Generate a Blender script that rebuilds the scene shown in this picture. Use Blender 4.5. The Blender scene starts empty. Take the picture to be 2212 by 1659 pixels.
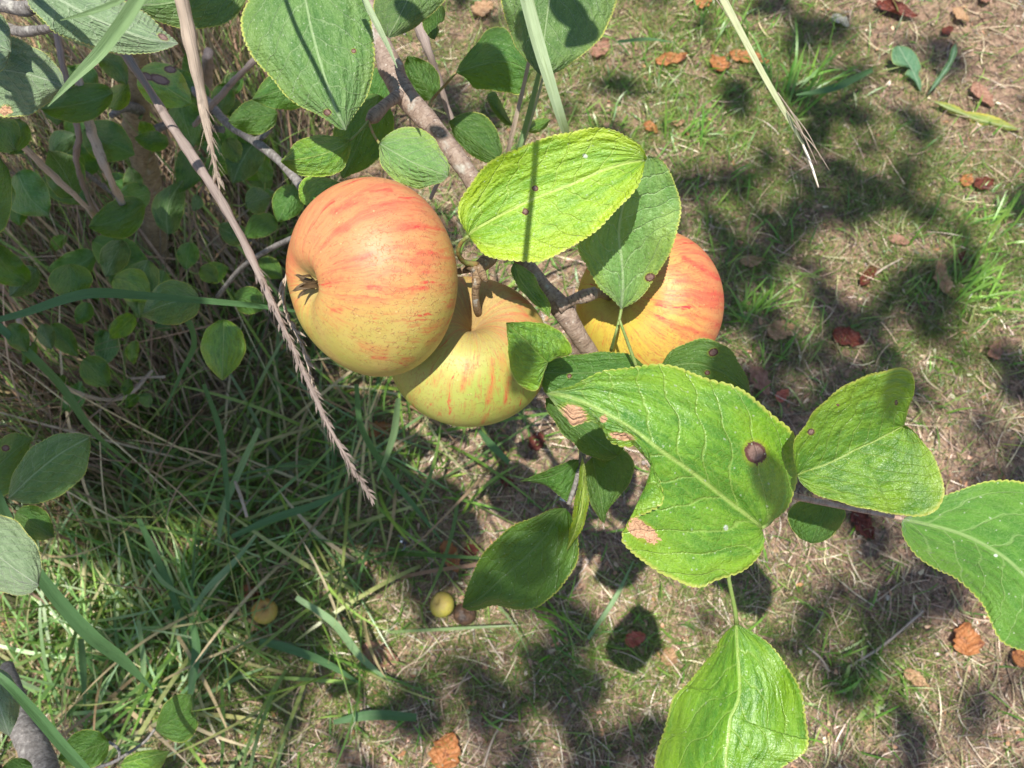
import bpy, math, random
import numpy as np
from mathutils import Vector
random.seed(7); RNG = np.random.default_rng(11)
C = bpy.context.scene.collection
SC = bpy.context.scene
R = math.radians
# ------------------------------------------------------------------ camera, sky, sun, exposure
PW, PH, F = 2212.0, 1659.0, 1671.0
TILT, CAMH = R(20), 1.13
CAM = np.array([0.0, 0.0, CAMH])
RT = np.array([1.0, 0, 0]); UP = np.array([0, math.cos(TILT), math.sin(TILT)]); FW = np.array([0, math.sin(TILT), -math.cos(TILT)])
cd = bpy.data.cameras.new('camera'); cam = bpy.data.objects.new('camera', cd); C.objects.link(cam)
cam.location = CAM; cam.rotation_euler = (TILT, 0, 0)
cd.sensor_width = 36; cd.lens = 36 * F / PW; cd.clip_start = 0.01; cd.clip_end = 500
cd.dof.use_dof = True; cd.dof.focus_distance = 0.36; cd.dof.aperture_fstop = 20
SC.camera = cam
SUNC = (-0.09, 0.27, 1.0)                      # towards the sun, in the camera's axes
ts = SUNC[0]*RT + SUNC[1]*UP - SUNC[2]*FW; ts = ts/np.linalg.norm(ts)
TOSUN = ts
sl = bpy.data.lights.new('sun', 'SUN'); sun = bpy.data.objects.new('sun', sl); C.objects.link(sun)
sl.energy = 5.0; sl.angle = R(0.53); sl.color = (1.0, 0.955, 0.88)
sun.rotation_euler = Vector(ts).to_track_quat('Z', 'Y').to_euler(); sun.location = (0, 0, 5)
w = bpy.data.worlds.new('World'); SC.world = w; w.use_nodes = True
nt = w.node_tree; bg = nt.nodes['Background']; sky = nt.nodes.new('ShaderNodeTexSky')
sky.sky_type = 'NISHITA'; sky.sun_disc = False
sky.sun_elevation = math.asin(ts[2]); sky.sun_rotation = math.atan2(ts[0], ts[1])
nt.links.new(sky.outputs[0], bg.inputs[0]); bg.inputs[1].default_value = 0.105
SC.view_settings.view_transform = 'Standard'; SC.view_settings.look = 'None'
SC.view_settings.exposure = 0.62; SC.view_settings.gamma = 1
SC.cycles.max_bounces = 8; SC.cycles.transmission_bounces = 6

# ------------------------------------------------------------------ helpers
def P(x, y, d): return CAM + d*FW + RT*((x-PW/2)/F*d) + UP*((PH/2-y)/F*d)
def gz(x, y):
    return (0.010*np.sin(3.1*x+1.3*np.sin(2.3*y)) + 0.008*np.sin(4.7*y-2.0*np.sin(3.7*x)) + 0.0035*np.sin(17*x+3*np.sin(13*y))
            + 0.003*np.sin(23*y+2*np.sin(19*x)) + 0.0015*np.sin(61*x+2*np.sin(47*y))*np.sin(53*y))
def G(x, y, h=0.0):
    yy = (PH/2-y)/F; d = (CAMH-h)/(math.cos(TILT)-yy*math.sin(TILT)); p = P(x, y, d)
    for _ in range(3):
        d = (CAMH-h-float(gz(p[0], p[1])))/(math.cos(TILT)-yy*math.sin(TILT)); p = P(x, y, d)
    return p
def tagit(o, label=None, cat=None, group=None, kind=None):
    for k, v in (('label', label), ('category', cat), ('group', group), ('kind', kind)):
        if v: o[k] = v
    return o
def empty(name, loc, label, cat, group=None):
    o = bpy.data.objects.new(name, None); C.objects.link(o); o.location = Vector(loc); o.empty_display_size = 0.02
    return tagit(o, label, cat, group)
def mesh(name, V, Fc, mat, parent=None, uv=None, attrs=None, smooth=True):
    me = bpy.data.meshes.new(name)
    V = np.asarray(V, float)
    off = np.array(parent.location) if parent is not None else np.zeros(3)
    if parent is not None and parent.parent is not None: off = off + np.array(parent.parent.location)
    ctr = np.zeros(3)
    if parent is None: ctr = V.mean(0)
    V = V - off - ctr
    if isinstance(Fc, np.ndarray):
        n, k = Fc.shape
        me.vertices.add(len(V)); me.vertices.foreach_set('co', V.astype(np.float32).ravel())
        me.loops.add(n*k); me.loops.foreach_set('vertex_index', Fc.astype(np.int32).ravel())
        me.polygons.add(n); me.polygons.foreach_set('loop_start', np.arange(0, n*k, k, dtype=np.int32))
        me.update(calc_edges=True)
    else:
        me.from_pydata(V.tolist(), [], Fc)
    if smooth: me.polygons.foreach_set('use_smooth', np.ones(len(me.polygons), bool))
    for nm, a in (attrs or {}).items():
        a = np.asarray(a, np.float32)
        if a.ndim == 1: at = me.attributes.new(nm, 'FLOAT', 'POINT'); at.data.foreach_set('value', a)
        elif a.shape[1] == 3: at = me.attributes.new(nm, 'FLOAT_VECTOR', 'POINT'); at.data.foreach_set('vector', a.ravel())
        else: at = me.attributes.new(nm, 'FLOAT_COLOR', 'POINT'); at.data.foreach_set('color', a.ravel())
    me.validate()
    me.materials.append(mat)
    o = bpy.data.objects.new(name, me); C.objects.link(o)
    if parent is not None: o.parent = parent
    else: o.location = ctr
    return o
def spline(pts, n):
    pts = np.asarray(pts, float)
    if len(pts) == 2:
        t = np.linspace(0, 1, n)[:, None]; return pts[0]*(1-t)+pts[1]*t
    k = np.r_[0, np.cumsum(np.linalg.norm(np.diff(pts[:, :2], axis=0), axis=1)+1e-6)]; k /= k[-1]
    q = np.vstack([2*pts[0]-pts[1], pts, 2*pts[-1]-pts[-2]]); kk = np.r_[-k[1], k, 1+(1-k[-2])]
    out = []
    for t in np.linspace(0, 1, n):
        i = min(max(np.searchsorted(k, t, side='right')-1, 0), len(pts)-2)
        p0, p1, p2, p3 = q[i:i+4]; a, b, c, e = kk[i:i+4]; h = (t-b)/(c-b)
        m1 = (p2-p0)/(c-a)*(c-b); m2 = (p3-p1)/(e-b)*(c-b)
        out.append((2*h**3-3*h*h+1)*p1+(h**3-2*h*h+h)*m1+(-2*h**3+3*h*h)*p2+(h**3-h*h)*m2)
    return np.array(out)
def grid_faces(nu, nv, wrap=False):
    i, j = np.meshgrid(np.arange(nu-1), np.arange(nv if wrap else nv-1), indexing='ij')
    a = i*nv+j; b = i*nv+(j+1) % nv; c = (i+1)*nv+(j+1) % nv; d = (i+1)*nv+j
    return np.stack([a, b, c, d], -1).reshape(-1, 4)
# ------------------------------------------------------------------ materials
class M:
    def __init__(s, name):
        s.m = bpy.data.materials.new(name); s.m.use_nodes = True; s.t = s.m.node_tree; s.t.nodes.clear()
        s.out = s.t.nodes.new('ShaderNodeOutputMaterial')
    def n(s, typ, ins=None, **kw):
        nd = s.t.nodes.new(typ)
        for k, v in kw.items(): setattr(nd, k, v)
        for k, v in (ins or {}).items():
            if hasattr(v, 'is_output'): s.t.links.new(v, nd.inputs[k])
            else: nd.inputs[k].default_value = v
        return nd
    def math(s, op, a, b=0.0, c=None, clamp=False):
        ins = {0: a, 1: b}
        if c is not None: ins[2] = c
        return s.n('ShaderNodeMath', ins, operation=op, use_clamp=clamp).outputs[0]
    def mix(s, f, a, b, bt='MIX'):
        nd = s.n('ShaderNodeMix', data_type='RGBA', blend_type=bt); I = nd.inputs
        for i, v in ((0, f), (6, a), (7, b)):
            if hasattr(v, 'is_output'): s.t.links.new(v, I[i])
            else: I[i].default_value = (*v, 1) if i > 0 and len(v) == 3 else v
        return nd.outputs[2]
    def ramp(s, v, lo, hi):
        return s.n('ShaderNodeMapRange', {0: v, 1: lo, 2: hi, 3: 0.0, 4: 1.0}, interpolation_type='SMOOTHSTEP').outputs[0]
    def noise(s, vec, scale, detail=3, rough=.55, dist=0, dim='3D'):
        ins = {'Scale': scale, 'Detail': detail, 'Roughness': rough, 'Distortion': dist}
        if vec is not None: ins['Vector'] = vec
        return s.n('ShaderNodeTexNoise', ins, noise_dimensions=dim).outputs[0]
    def attr(s, nm, out='Fac'): return s.n('ShaderNodeAttribute', attribute_name=nm).outputs[out]
    def bump(s, h, dist, strength=1.0, normal=None):
        ins = {'Height': h, 'Distance': dist, 'Strength': strength}
        if normal is not None: ins['Normal'] = normal
        return s.n('ShaderNodeBump', ins).outputs[0]
    def obj(s): return s.n('ShaderNodeTexCoord').outputs['Object']
    def surf(s, sh): s.t.links.new(sh, s.out.inputs[0]); return s.m
    def prin(s, **k):
        return s.n('ShaderNodeBsdfPrincipled', {a.replace('_', ' '): b for a, b in k.items()}).outputs[0]
def leaf_mat(name, base, base2, vein, trans, rough, spec, tw=.26, bl=.00042, sheen=0.0, yel=.8):
    m = M(name)
    rnd = m.n('ShaderNodeObjectInfo').outputs['Random']
    lv0 = m.attr('lv', 'Vector'); sp = m.n('ShaderNodeSeparateXYZ', {0: lv0}); s, t, rim = sp.outputs
    lv = m.n('ShaderNodeVectorMath', {0: lv0, 1: m.n('ShaderNodeCombineXYZ', {0: m.math('MULTIPLY', rnd, 7.0), 1: m.math('MULTIPLY', rnd, 13.0)}).outputs[0]}, operation='ADD').outputs[0]
    at = m.math('ABSOLUTE', t)
    nz = m.noise(lv, 3, 1)
    ph = m.math('SUBTRACT', s, m.math('MULTIPLY', at, .85)); ph = m.math('SUBTRACT', ph, m.math('MULTIPLY', m.math('MULTIPLY', at, at), .9))
    ph = m.math('ADD', ph, m.math('MULTIPLY', m.math('SIGN', t), .035)); ph = m.math('ADD', ph, m.math('MULTIPLY', nz, .13))
    ph = m.math('MULTIPLY', ph, 7.0)
    fr = m.math('ABSOLUTE', m.math('SUBTRACT', m.math('FRACT', ph), .5))       # 0 on a side vein
    sec = m.math('SUBTRACT', 1.0, m.ramp(fr, .0, m.math('SUBTRACT', .085, m.math('MULTIPLY', at, .12))))
    mid = m.math('SUBTRACT', 1.0, m.ramp(at, .002, .013))
    dv = m.n('ShaderNodeVectorMath', {0: lv, 1: m.n('ShaderNodeVectorMath', {0: m.n('ShaderNodeTexNoise', {'Vector': lv, 'Scale': 14.0, 'Detail': 2.0}).outputs[1], 'Scale': .06}, operation='SCALE').outputs[0]}, operation='ADD').outputs[0]
    v1 = m.n('ShaderNodeTexVoronoi', {'Vector': dv, 'Scale': 24.0}, feature='DISTANCE_TO_EDGE', voronoi_dimensions='2D').outputs[0]
    v2 = m.n('ShaderNodeTexVoronoi', {'Vector': dv, 'Scale': 62.0}, feature='DISTANCE_TO_EDGE', voronoi_dimensions='2D').outputs[0]
    ter = m.math('SUBTRACT', 1.0, m.ramp(v1, .0, .055)); qua = m.math('SUBTRACT', 1.0, m.ramp(v2, .0, .10))
    vv = m.math('MAXIMUM', m.math('MAXIMUM', mid, m.math('MULTIPLY', sec, .55)), m.math('MAXIMUM', m.math('MULTIPLY', ter, .34), m.math('MULTIPLY', qua, .26)))
    big = m.ramp(m.noise(lv, 5.5, 5, .68), .38, .62)
    col = m.mix(big, base, base2)
    col = m.mix(m.math('MULTIPLY', m.math('MULTIPLY', m.ramp(rim, .35, 1.0), m.ramp(m.noise(lv, 2.6, 2), .3, .6)), yel), col, tuple(min(1, c*k_) for c, k_ in zip(base2, (1.55, 1.18, .7))))
    col = m.mix(m.math('MULTIPLY', m.ramp(m.noise(lv, 70, 2), .4, .7), .35), col, tuple(c*.72 for c in base))
    col = m.mix(vv, col, vein)
    col = m.mix(m.math('MULTIPLY', m.ramp(rim, .955, .99), .7), col, (.50, .50, .10))
    hv = m.n('ShaderNodeHueSaturation', {'Hue': m.math('ADD', .492, m.math('MULTIPLY', rnd, .016)), 'Value': m.math('ADD', .88, m.math('MULTIPLY', rnd, .24)), 'Color': col}).outputs[0]
    # dead spots: x = brown gall, y = dried tan patch, z = pale speck
    spt = m.n('ShaderNodeSeparateXYZ', {0: m.attr('spot', 'Vector')}).outputs
    rag = m.math('MULTIPLY', m.math('SUBTRACT', m.noise(lv, 38, 3), .5), .55)
    bm = m.ramp(m.math('ADD', spt[0], rag), .38, .50); tm = m.ramp(m.math('ADD', m.math('ADD', spt[1], rag), m.math('MULTIPLY', m.math('SUBTRACT', m.noise(lv, 15, 2), .5), 1.1)), .36, .42)
    core = m.ramp(m.math('ADD', spt[0], m.math('MULTIPLY', rag, .4)), .58, .74)
    brown = m.mix(core, (.10, .03, .022), (.26, .155, .12))
    tan = m.mix(m.math('MAXIMUM', m.math('MULTIPLY', ter, .9), m.math('MULTIPLY', qua, .5)), (.64, .37, .20), (.24, .09, .04))
    hv = m.mix(m.math('MULTIPLY', m.ramp(m.math('MAXIMUM', spt[0], spt[1]), .08, .42), .45), hv, (.36, .36, .03)); hv = m.mix(bm, hv, brown); hv = m.mix(tm, hv, tan); hv = m.mix(m.ramp(spt[2], .4, .7), hv, (.55, .6, .5))
    sk = m.ramp(m.n('ShaderNodeTexVoronoi', {'Vector': lv, 'Scale': 11.0}, voronoi_dimensions='2D').outputs[0], .055, .03)
    hv = m.mix(m.math('MULTIPLY', sk, .55), hv, (.42, .47, .34))
    hgt = m.math('ADD', m.math('MULTIPLY', m.ramp(v1, 0, .3), .26), m.math('MULTIPLY', m.ramp(v2, 0, .3), .22))
    hgt = m.math('SUBTRACT', hgt, m.math('MULTIPLY', m.math('MAXIMUM', mid, sec), .8))
    hgt = m.math('ADD', hgt, m.math('MULTIPLY', m.ramp(fr, 0, .45), .45))
    hgt = m.math('ADD', hgt, m.math('MULTIPLY', m.noise(lv, 120, 2), .35))
    hgt = m.math('ADD', hgt, m.math('MULTIPLY', m.noise(lv, 7, 2, .45), 7.0))
    nb = m.bump(hgt, bl, 1.0)
    dead = m.math('MAXIMUM', bm, tm)
    rg = m.math('ADD', rough-.06, m.math('MULTIPLY', m.noise(lv, 3, 2), .3))
    rg = m.math('ADD', rg, m.math('MULTIPLY', dead, .3))
    pr = m.prin(Base_Color=hv, Roughness=rg, Specular_IOR_Level=spec, Normal=nb, Sheen_Weight=sheen, Sheen_Roughness=.4)
    tc = m.mix(m.math('MULTIPLY', vv, .45), trans, tuple(c*.45 for c in trans))
    tc = m.mix(dead, tc, (.10, .04, .02))
    tr = m.n('ShaderNodeBsdfTranslucent', {'Color': tc, 'Normal': nb}).outputs[0]
    return m.surf(m.n('ShaderNodeMixShader', {0: tw, 1: pr, 2: tr}).outputs[0])
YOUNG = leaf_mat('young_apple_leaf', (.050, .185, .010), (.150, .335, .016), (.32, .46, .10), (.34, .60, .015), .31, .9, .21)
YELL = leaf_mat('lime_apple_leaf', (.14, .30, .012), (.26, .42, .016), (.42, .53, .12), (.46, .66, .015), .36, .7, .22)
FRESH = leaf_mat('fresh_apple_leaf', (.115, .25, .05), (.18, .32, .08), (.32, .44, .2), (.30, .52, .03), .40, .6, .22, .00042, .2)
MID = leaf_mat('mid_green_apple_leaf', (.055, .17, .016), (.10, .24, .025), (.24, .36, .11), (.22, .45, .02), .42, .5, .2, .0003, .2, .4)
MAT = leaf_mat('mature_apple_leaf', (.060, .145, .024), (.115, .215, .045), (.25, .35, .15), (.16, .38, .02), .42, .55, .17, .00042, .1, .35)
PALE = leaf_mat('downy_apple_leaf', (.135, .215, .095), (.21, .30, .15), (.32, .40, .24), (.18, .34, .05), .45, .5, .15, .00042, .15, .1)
DARK = leaf_mat('shade_darkened_apple_leaf', (.040, .13, .015), (.075, .185, .022), (.15, .26, .07), (.22, .48, .012), .38, .6, .3, yel=.3)  # darker green: the shade on shaded leaves is partly in this colour
def simple(name, col, col2, rough=.6, scale=60, bump=.0005, spec=.4, trans=None, tw=.3, attr=None):
    m = M(name); o = m.obj(); nz = m.noise(o, scale, 4, .6)
    c = m.mix(m.ramp(nz, .35, .65), col, col2)
    if attr: c = m.mix(1.0, c, m.attr('col', 'Color'), 'MULTIPLY')
    sh = m.prin(Base_Color=c, Roughness=rough, Specular_IOR_Level=spec, Normal=m.bump(m.noise(o, scale*3, 3), bump))
    if trans:
        tc = m.mix(1.0, trans, m.attr('col', 'Color'), 'MULTIPLY') if attr else (*trans, 1)
        sh = m.n('ShaderNodeMixShader', {0: tw, 1: sh, 2: m.n('ShaderNodeBsdfTranslucent', {'Color': tc}).outputs[0]}).outputs[0]
    return m.surf(sh)
def bark_mat(name, a, b, dark, scale=1.0):
    m = M(name); uv = m.attr('lv', 'Vector')      # x: along in cm, y/z: round
    n1 = m.noise(uv, 3*scale, 5, .65); sc = m.n('ShaderNodeMapping', {0: uv, 3: (5*scale, 1.0, 1.0)}).outputs[0]
    rings = m.noise(sc, 1.7, 4, .6); lent = m.ramp(m.n('ShaderNodeTexVoronoi', {'Vector': uv, 'Scale': 2.6*scale}).outputs[0], .16, .08)
    crk = m.n('ShaderNodeTexVoronoi', {'Vector': m.n('ShaderNodeMapping', {0: uv, 3: (1.6, 2.2, 2.2)}).outputs[0], 'Scale': 2.2*scale}, feature='DISTANCE_TO_EDGE').outputs[0]
    cm = m.math('SUBTRACT', 1.0, m.ramp(crk, 0, .06))
    c = m.mix(m.ramp(n1, .38, .62), a, b); c = m.mix(m.ramp(rings, .52, .7), c, dark)
    c = m.mix(m.math('MULTIPLY', cm, .14), c, tuple(x*.5 for x in dark)); c = m.mix(m.math('MULTIPLY', lent, .7), c, (.50, .44, .38))
    c = m.mix(m.ramp(m.noise(uv, 1.1*scale, 3), .6, .75), c, (.40, .38, .33))
    h = m.math('ADD', m.math('ADD', rings, n1), m.math('MULTIPLY', cm, -.12))
    return m.surf(m.prin(Base_Color=c, Roughness=.62, Specular_IOR_Level=.35, Normal=m.bump(h, .0007)))
BARK = bark_mat('apple_bark', (.235, .165, .125), (.33, .25, .20), (.125, .085, .07))
GREYB = bark_mat('grey_bark', (.15, .135, .12), (.25, .23, .21), (.07, .06, .05))
TRUNKB = bark_mat('trunk_bark', (.27, .20, .12), (.36, .28, .17), (.13, .09, .05), .5)
SPURB = bark_mat('spur_bark', (.20, .13, .07), (.28, .19, .11), (.08, .045, .025), 1.6)
TWIG = bark_mat('pink_twig', (.36, .23, .17), (.45, .32, .26), (.2, .12, .09), 1.2)
PET = simple('petiole', (.16, .24, .05), (.22, .27, .09), .5, 200)
PETR = simple('red_petiole', (.25, .14, .05), (.18, .22, .06), .5, 200)
def fibre_mat(name, a, b, dark, trans=None, tw=.25, rough=.55, lines=9.0, spec=.35):
    m = M(name); uv = m.attr('lv', 'Vector')      # x along (cm), y across -1..1
    st = m.n('ShaderNodeMapping', {0: uv, 3: (.35, lines, 1)}).outputs[0]
    f = m.noise(st, 1.0, 4, .65, 0.3); g = m.noise(uv, 1.3, 3)
    c = m.mix(m.ramp(f, .35, .65), a, b); c = m.mix(m.math('MULTIPLY', m.ramp(f, .50, .64), .85), c, dark); c = m.mix(m.ramp(g, .6, .8), c, tuple((x+y)/2*.75 for x, y in zip(a, dark)))
    sh = m.prin(Base_Color=c, Roughness=rough, Specular_IOR_Level=spec, Normal=m.bump(f, .0004))
    if trans: sh = m.n('ShaderNodeMixShader', {0: tw, 1: sh, 2: m.n('ShaderNodeBsdfTranslucent', {'Color': (*trans, 1)}).outputs[0]}).outputs[0]
    return m.surf(sh)
BLADE = fibre_mat('grass_blade', (.19, .30, .13), (.27, .39, .19), (.11, .20, .07), (.2, .36, .05))
BLADED = fibre_mat('deep_grass_blade', (.075, .165, .06), (.11, .21, .08), (.05, .11, .04), (.1, .26, .03))
BLADEL = fibre_mat('pale_grass_blade', (.38, .48, .27), (.46, .55, .34), (.23, .31, .13), (.3, .42, .12))
STALK = fibre_mat('dry_stalk', (.44, .34, .25), (.56, .46, .36), (.12, .09, .07), lines=46)
STALKD = fibre_mat('grey_stalk', (.25, .19, .16), (.36, .29, .25), (.08, .06, .05), lines=46)
STRAWG = fibre_mat('green_straw', (.42, .45, .24), (.55, .56, .36), (.18, .2, .09), lines=10)
TIP = simple('bleached_tip', (.72, .62, .48), (.8, .72, .6), .5)
# ------------------------------------------------------------------ leaf builder (outlines in photo pixels, depths in metres)
def outline_pts(base, pts, tip, n):
    return spline([base]+list(pts)+[tip], n)
def leaf(parent, mat, mid, L, Rr, d0, d1, dl=.006, dr=.006, dm=0.0, wave=.0015, n=None, spots=(), teeth=1.0, seed=0, label=None, pet=None, twist=0.0, name='leaf', k=1.6):
    """mid: midrib from base to tip; L / Rr: the two margins; d0/d1 depth at base/tip; dl/dr how much farther each margin lies; dm: sag of the middle."""
    mid = [np.array(p, float) for p in mid]
    ln = sum(np.linalg.norm(mid[i+1]-mid[i]) for i in range(len(mid)-1))
    if n is None: n = int(min(210, max(30, ln/2.4)))
    nv = int(min(34, max(8, n*.3)))
    Mc = spline(mid, n); Lc = outline_pts(mid[0], [np.array(p, float) for p in L], mid[-1], n); Rc = outline_pts(mid[0], [np.array(p, float) for p in Rr], mid[-1], n)
    rs = random.Random(seed*13+int(ln))
    ph = [rs.random()*6.28 for _ in range(6)]
    # serrated margin: regular rounded teeth leaning to the tip
    def serr(Cv, sg):
        tg = np.gradient(Cv, axis=0); tg /= np.linalg.norm(tg, axis=1)[:, None]+1e-9
        nr = np.stack([tg[:, 1], -tg[:, 0]], 1)
        out = Cv-Mc; s = np.sign((nr*out).sum(1)); nr *= s[:, None]
        arc = np.r_[0, np.cumsum(np.linalg.norm(np.diff(Cv, axis=0), axis=1))]
        per = max(9.0, ln/36.0) ; f = (arc/per+.25*np.sin(arc/per*.7+ph[0])) % 1
        amp = teeth*min(4.6, ln*.012)*(f**.7*(1-f)**.45*2-.6)*np.sin(np.linspace(0, math.pi, len(Cv)))**.3
        return Cv+nr*amp[:, None]+nr*(teeth*ln*.004*np.sin(arc/ln*21+ph[1]))[:, None]
    # resample margins finely for the teeth
    nn = n
    Lc = serr(Lc, 1); Rc = serr(Rc, -1)
    u = np.linspace(0, 1, nn)[:, None]
    v = np.linspace(-1, 1, 2*nv+1)[None, :]; v = np.sign(v)*np.abs(v)**.85
    av = np.abs(v)
    XY = np.where((v < 0)[..., None], Mc[:, None]+(Lc-Mc)[:, None]*av[..., None], Mc[:, None]+(Rc-Mc)[:, None]*av[..., None])
    sw = np.sin(math.pi*np.clip(u, 0, 1))**.6
    d = d0+(d1-d0)*u + dm*np.sin(math.pi*u) + np.where(v < 0, dl, dr)*(av**k)*sw
    d = d + wave*av**2*(np.sin(u*11+ph[2]+np.sign(v)*1.2)+.6*np.sin(u*19+ph[3]+v)) + wave*.5*np.sin(u*6+v*3+ph[4])*sw
    d = d + twist*v*(u-.3)
    # quilting between side veins, real relief
    V = CAM+d[..., None]*FW+RT*((XY[..., 0]-PW/2)/F*d)[..., None]+UP*((PH/2-XY[..., 1])/F*d)[..., None]
    # leaf-space coordinates
    md = spline(mid, 160); arc = np.r_[0, np.cumsum(np.linalg.norm(np.diff(md, axis=0), axis=1))]
    q = XY.reshape(-1, 2); D = np.linalg.norm(q[:, None]-md[None], axis=2); j = D.argmin(1)
    S = arc[j]/arc[-1]; T = D.min(1)/arc[-1]*np.sign(np.broadcast_to(v, XY.shape[:2]).ravel())
    lv = np.stack([S, T, np.broadcast_to(av, XY.shape[:2]).ravel()], 1)
    sp = np.zeros((len(q), 3))
    for (sx, sy, r1, r2, ang, kind) in spots:
        c, s_ = math.cos(R(ang)), math.sin(R(ang)); dx = q[:, 0]-sx; dy = q[:, 1]-sy
        rr = np.sqrt(((dx*c+dy*s_)/r1)**2+((-dx*s_+dy*c)/r2)**2)
        sp[:, kind] = np.maximum(sp[:, kind], np.clip(1.15-rr*.7, 0, 1))
    o = mesh(name, V.reshape(-1, 3), grid_faces(nn, 2*nv+1), mat, parent, attrs={'lv': lv, 'spot': sp})
    if label: o['label'] = label
    if pet:
        pp = [(x, y, dd) for x, y, dd in pet[0]]
        tube('petiole', pp, pet[1], pet[2] if len(pet) > 2 else PET, o, n=14, k=7)
    return o
def leafq(parent, mat, b, t, wd, d0, d1, seed=0, bend=0.0, dl=.008, dr=.008, wave=.003, spots=(), label=None, name='leaf', asym=1.0, fat=.42, pet=None, teeth=1.0):
    """a simpler leaf from base, tip and half width (photo pixels)"""
    b = np.array(b, float); t = np.array(t, float); ax = t-b; ln = np.linalg.norm(ax); ax /= ln; nr = np.array([ax[1], -ax[0]])
    def c(s): return b+ax*ln*s+nr*bend*ln*math.sin(math.pi*s)
    mid = [c(s) for s in (0, .25, .5, .75, 1)]
    def side(sg, wk): return [c(s)+nr*sg*wd*wk*f for s, f in ((.04, .34), (.14, .72), (fat-.08, .98), (fat+.1, 1.0), (.68, .82), (.84, .50), (.94, .2))]
    return leaf(parent, mat, mid, side(1, 1), side(-1, asym), d0, d1, dl, dr, wave=wave, spots=spots, seed=seed, label=label, name=name, pet=pet, teeth=teeth)
def tube(name, pts, rad, mat, parent=None, n=40, k=12, rough=0.0, closed=True, world=False, label=None, knobs=()):
    """pts (px, py, depth), rad in photo pixels at each point (or one number)"""
    rad = [rad]*len(pts) if not hasattr(rad, '__len__') else rad
    rad = [r if len(rad) == len(pts) else r for r in rad]
    if len(rad) != len(pts): rad = list(np.interp(np.linspace(0, 1, len(pts)), np.linspace(0, 1, len(rad)), rad))
    pr = spline([(*p, r) for p, r in zip(pts, rad)], n)
    X = np.array([P(a, b, c) for a, b, c, _ in pr]); Rw = pr[:, 3]*pr[:, 2]/F
    return tube3(name, X, Rw, mat, parent, k, rough, knobs=knobs)
def tube3(name, X, Rw, mat, parent=None, k=12, rough=0.0, knobs=(), flat=1.0):
    n = len(X); T = np.gradient(X, axis=0); T /= np.linalg.norm(T, axis=1)[:, None]+1e-12
    ref = FW if abs(T.mean(0)@FW) < .9 else RT
    A = np.cross(T, ref); A /= np.linalg.norm(A, axis=1)[:, None]+1e-12; B = np.cross(A, T)
    th = np.linspace(0, 2*math.pi, k, endpoint=False)
    arc = np.r_[0, np.cumsum(np.linalg.norm(np.diff(X, axis=0), axis=1))]
    s1, s2 = random.random()*9, random.random()*9
    rr = Rw[:, None]*(1+rough*(np.sin(arc[:, None]*240+s1+np.sin(th)*2)*.5+np.sin(arc[:, None]*530+3*np.cos(th+s2))*.35+.6*np.sin(2*th+arc[:, None]*90+s2)))
    for (u0, amp, wdt) in knobs: rr = rr*(1+amp*np.exp(-((np.linspace(0, 1, n)-u0)/wdt)**2))[:, None]
    V = X[:, None]+A[:, None]*(np.cos(th)[None, :]*rr)[..., None]+B[:, None]*(np.sin(th)[None, :]*rr*flat)[..., None]
    lv = np.stack([np.broadcast_to(arc[:, None]*100, rr.shape), np.cos(th)*Rw[:, None]*100, np.sin(th)*Rw[:, None]*100], -1).reshape(-1, 3)
    V = V.reshape(-1, 3); Fc = grid_faces(n, k, True)
    V = np.vstack([V, X[0], X[-1]]); lv = np.vstack([lv, lv[0], lv[-1]])
    a = len(V)-2; fl = Fc.tolist()+[[a, (i+1) % k, i] for i in range(k)]+[[a+1, (n-1)*k+i, (n-1)*k+(i+1) % k] for i in range(k)]
    return mesh(name, V, fl, mat, parent, attrs={'lv': lv})
def blade(name, pts, wd, mat, parent=None, n=40, roll=0.0, fold=.35, label=None, cat=None, group=None, thick=True):
    """grass blade with a keel; wd: half widths in photo pixels; roll radians at start, end"""
    wd = [wd]*len(pts) if not hasattr(wd, '__len__') else wd
    if len(wd) != len(pts): wd = list(np.interp(np.linspace(0, 1, len(pts)), np.linspace(0, 1, len(wd)), wd))
    pr = spline([(*p, r) for p, r in zip(pts, wd)], n)
    X = np.array([P(a, b, c) for a, b, c, _ in pr]); Wd = np.maximum(pr[:, 3], .15)*pr[:, 2]/F
    T = np.gradient(X, axis=0); T /= np.linalg.norm(T, axis=1)[:, None]+1e-12
    A = np.cross(T, FW); A /= np.linalg.norm(A, axis=1)[:, None]; B = np.cross(A, T)
    ro = np.linspace(*(roll if hasattr(roll, '__len__') else (roll, roll)), n)
    A, B = A*np.cos(ro)[:, None]+B*np.sin(ro)[:, None], B*np.cos(ro)[:, None]-A*np.sin(ro)[:, None]
    v = np.linspace(-1, 1, 9); arc = np.r_[0, np.cumsum(np.linalg.norm(np.diff(X, axis=0), axis=1))]
    prof = fold*(np.abs(v)-.5)
    V = X[:, None]+A[:, None]*(Wd[:, None]*v)[..., None]-B[:, None]*(Wd[:, None]*prof)[..., None]
    lv = np.stack([np.broadcast_to(arc[:, None]*100, (n, 9)), np.broadcast_to(v, (n, 9)), np.zeros((n, 9))], -1).reshape(-1, 3)
    o = mesh(name, V.reshape(-1, 3), grid_faces(n, 9), mat, parent, attrs={'lv': lv})
    return tagit(o, label, cat, group)
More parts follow.
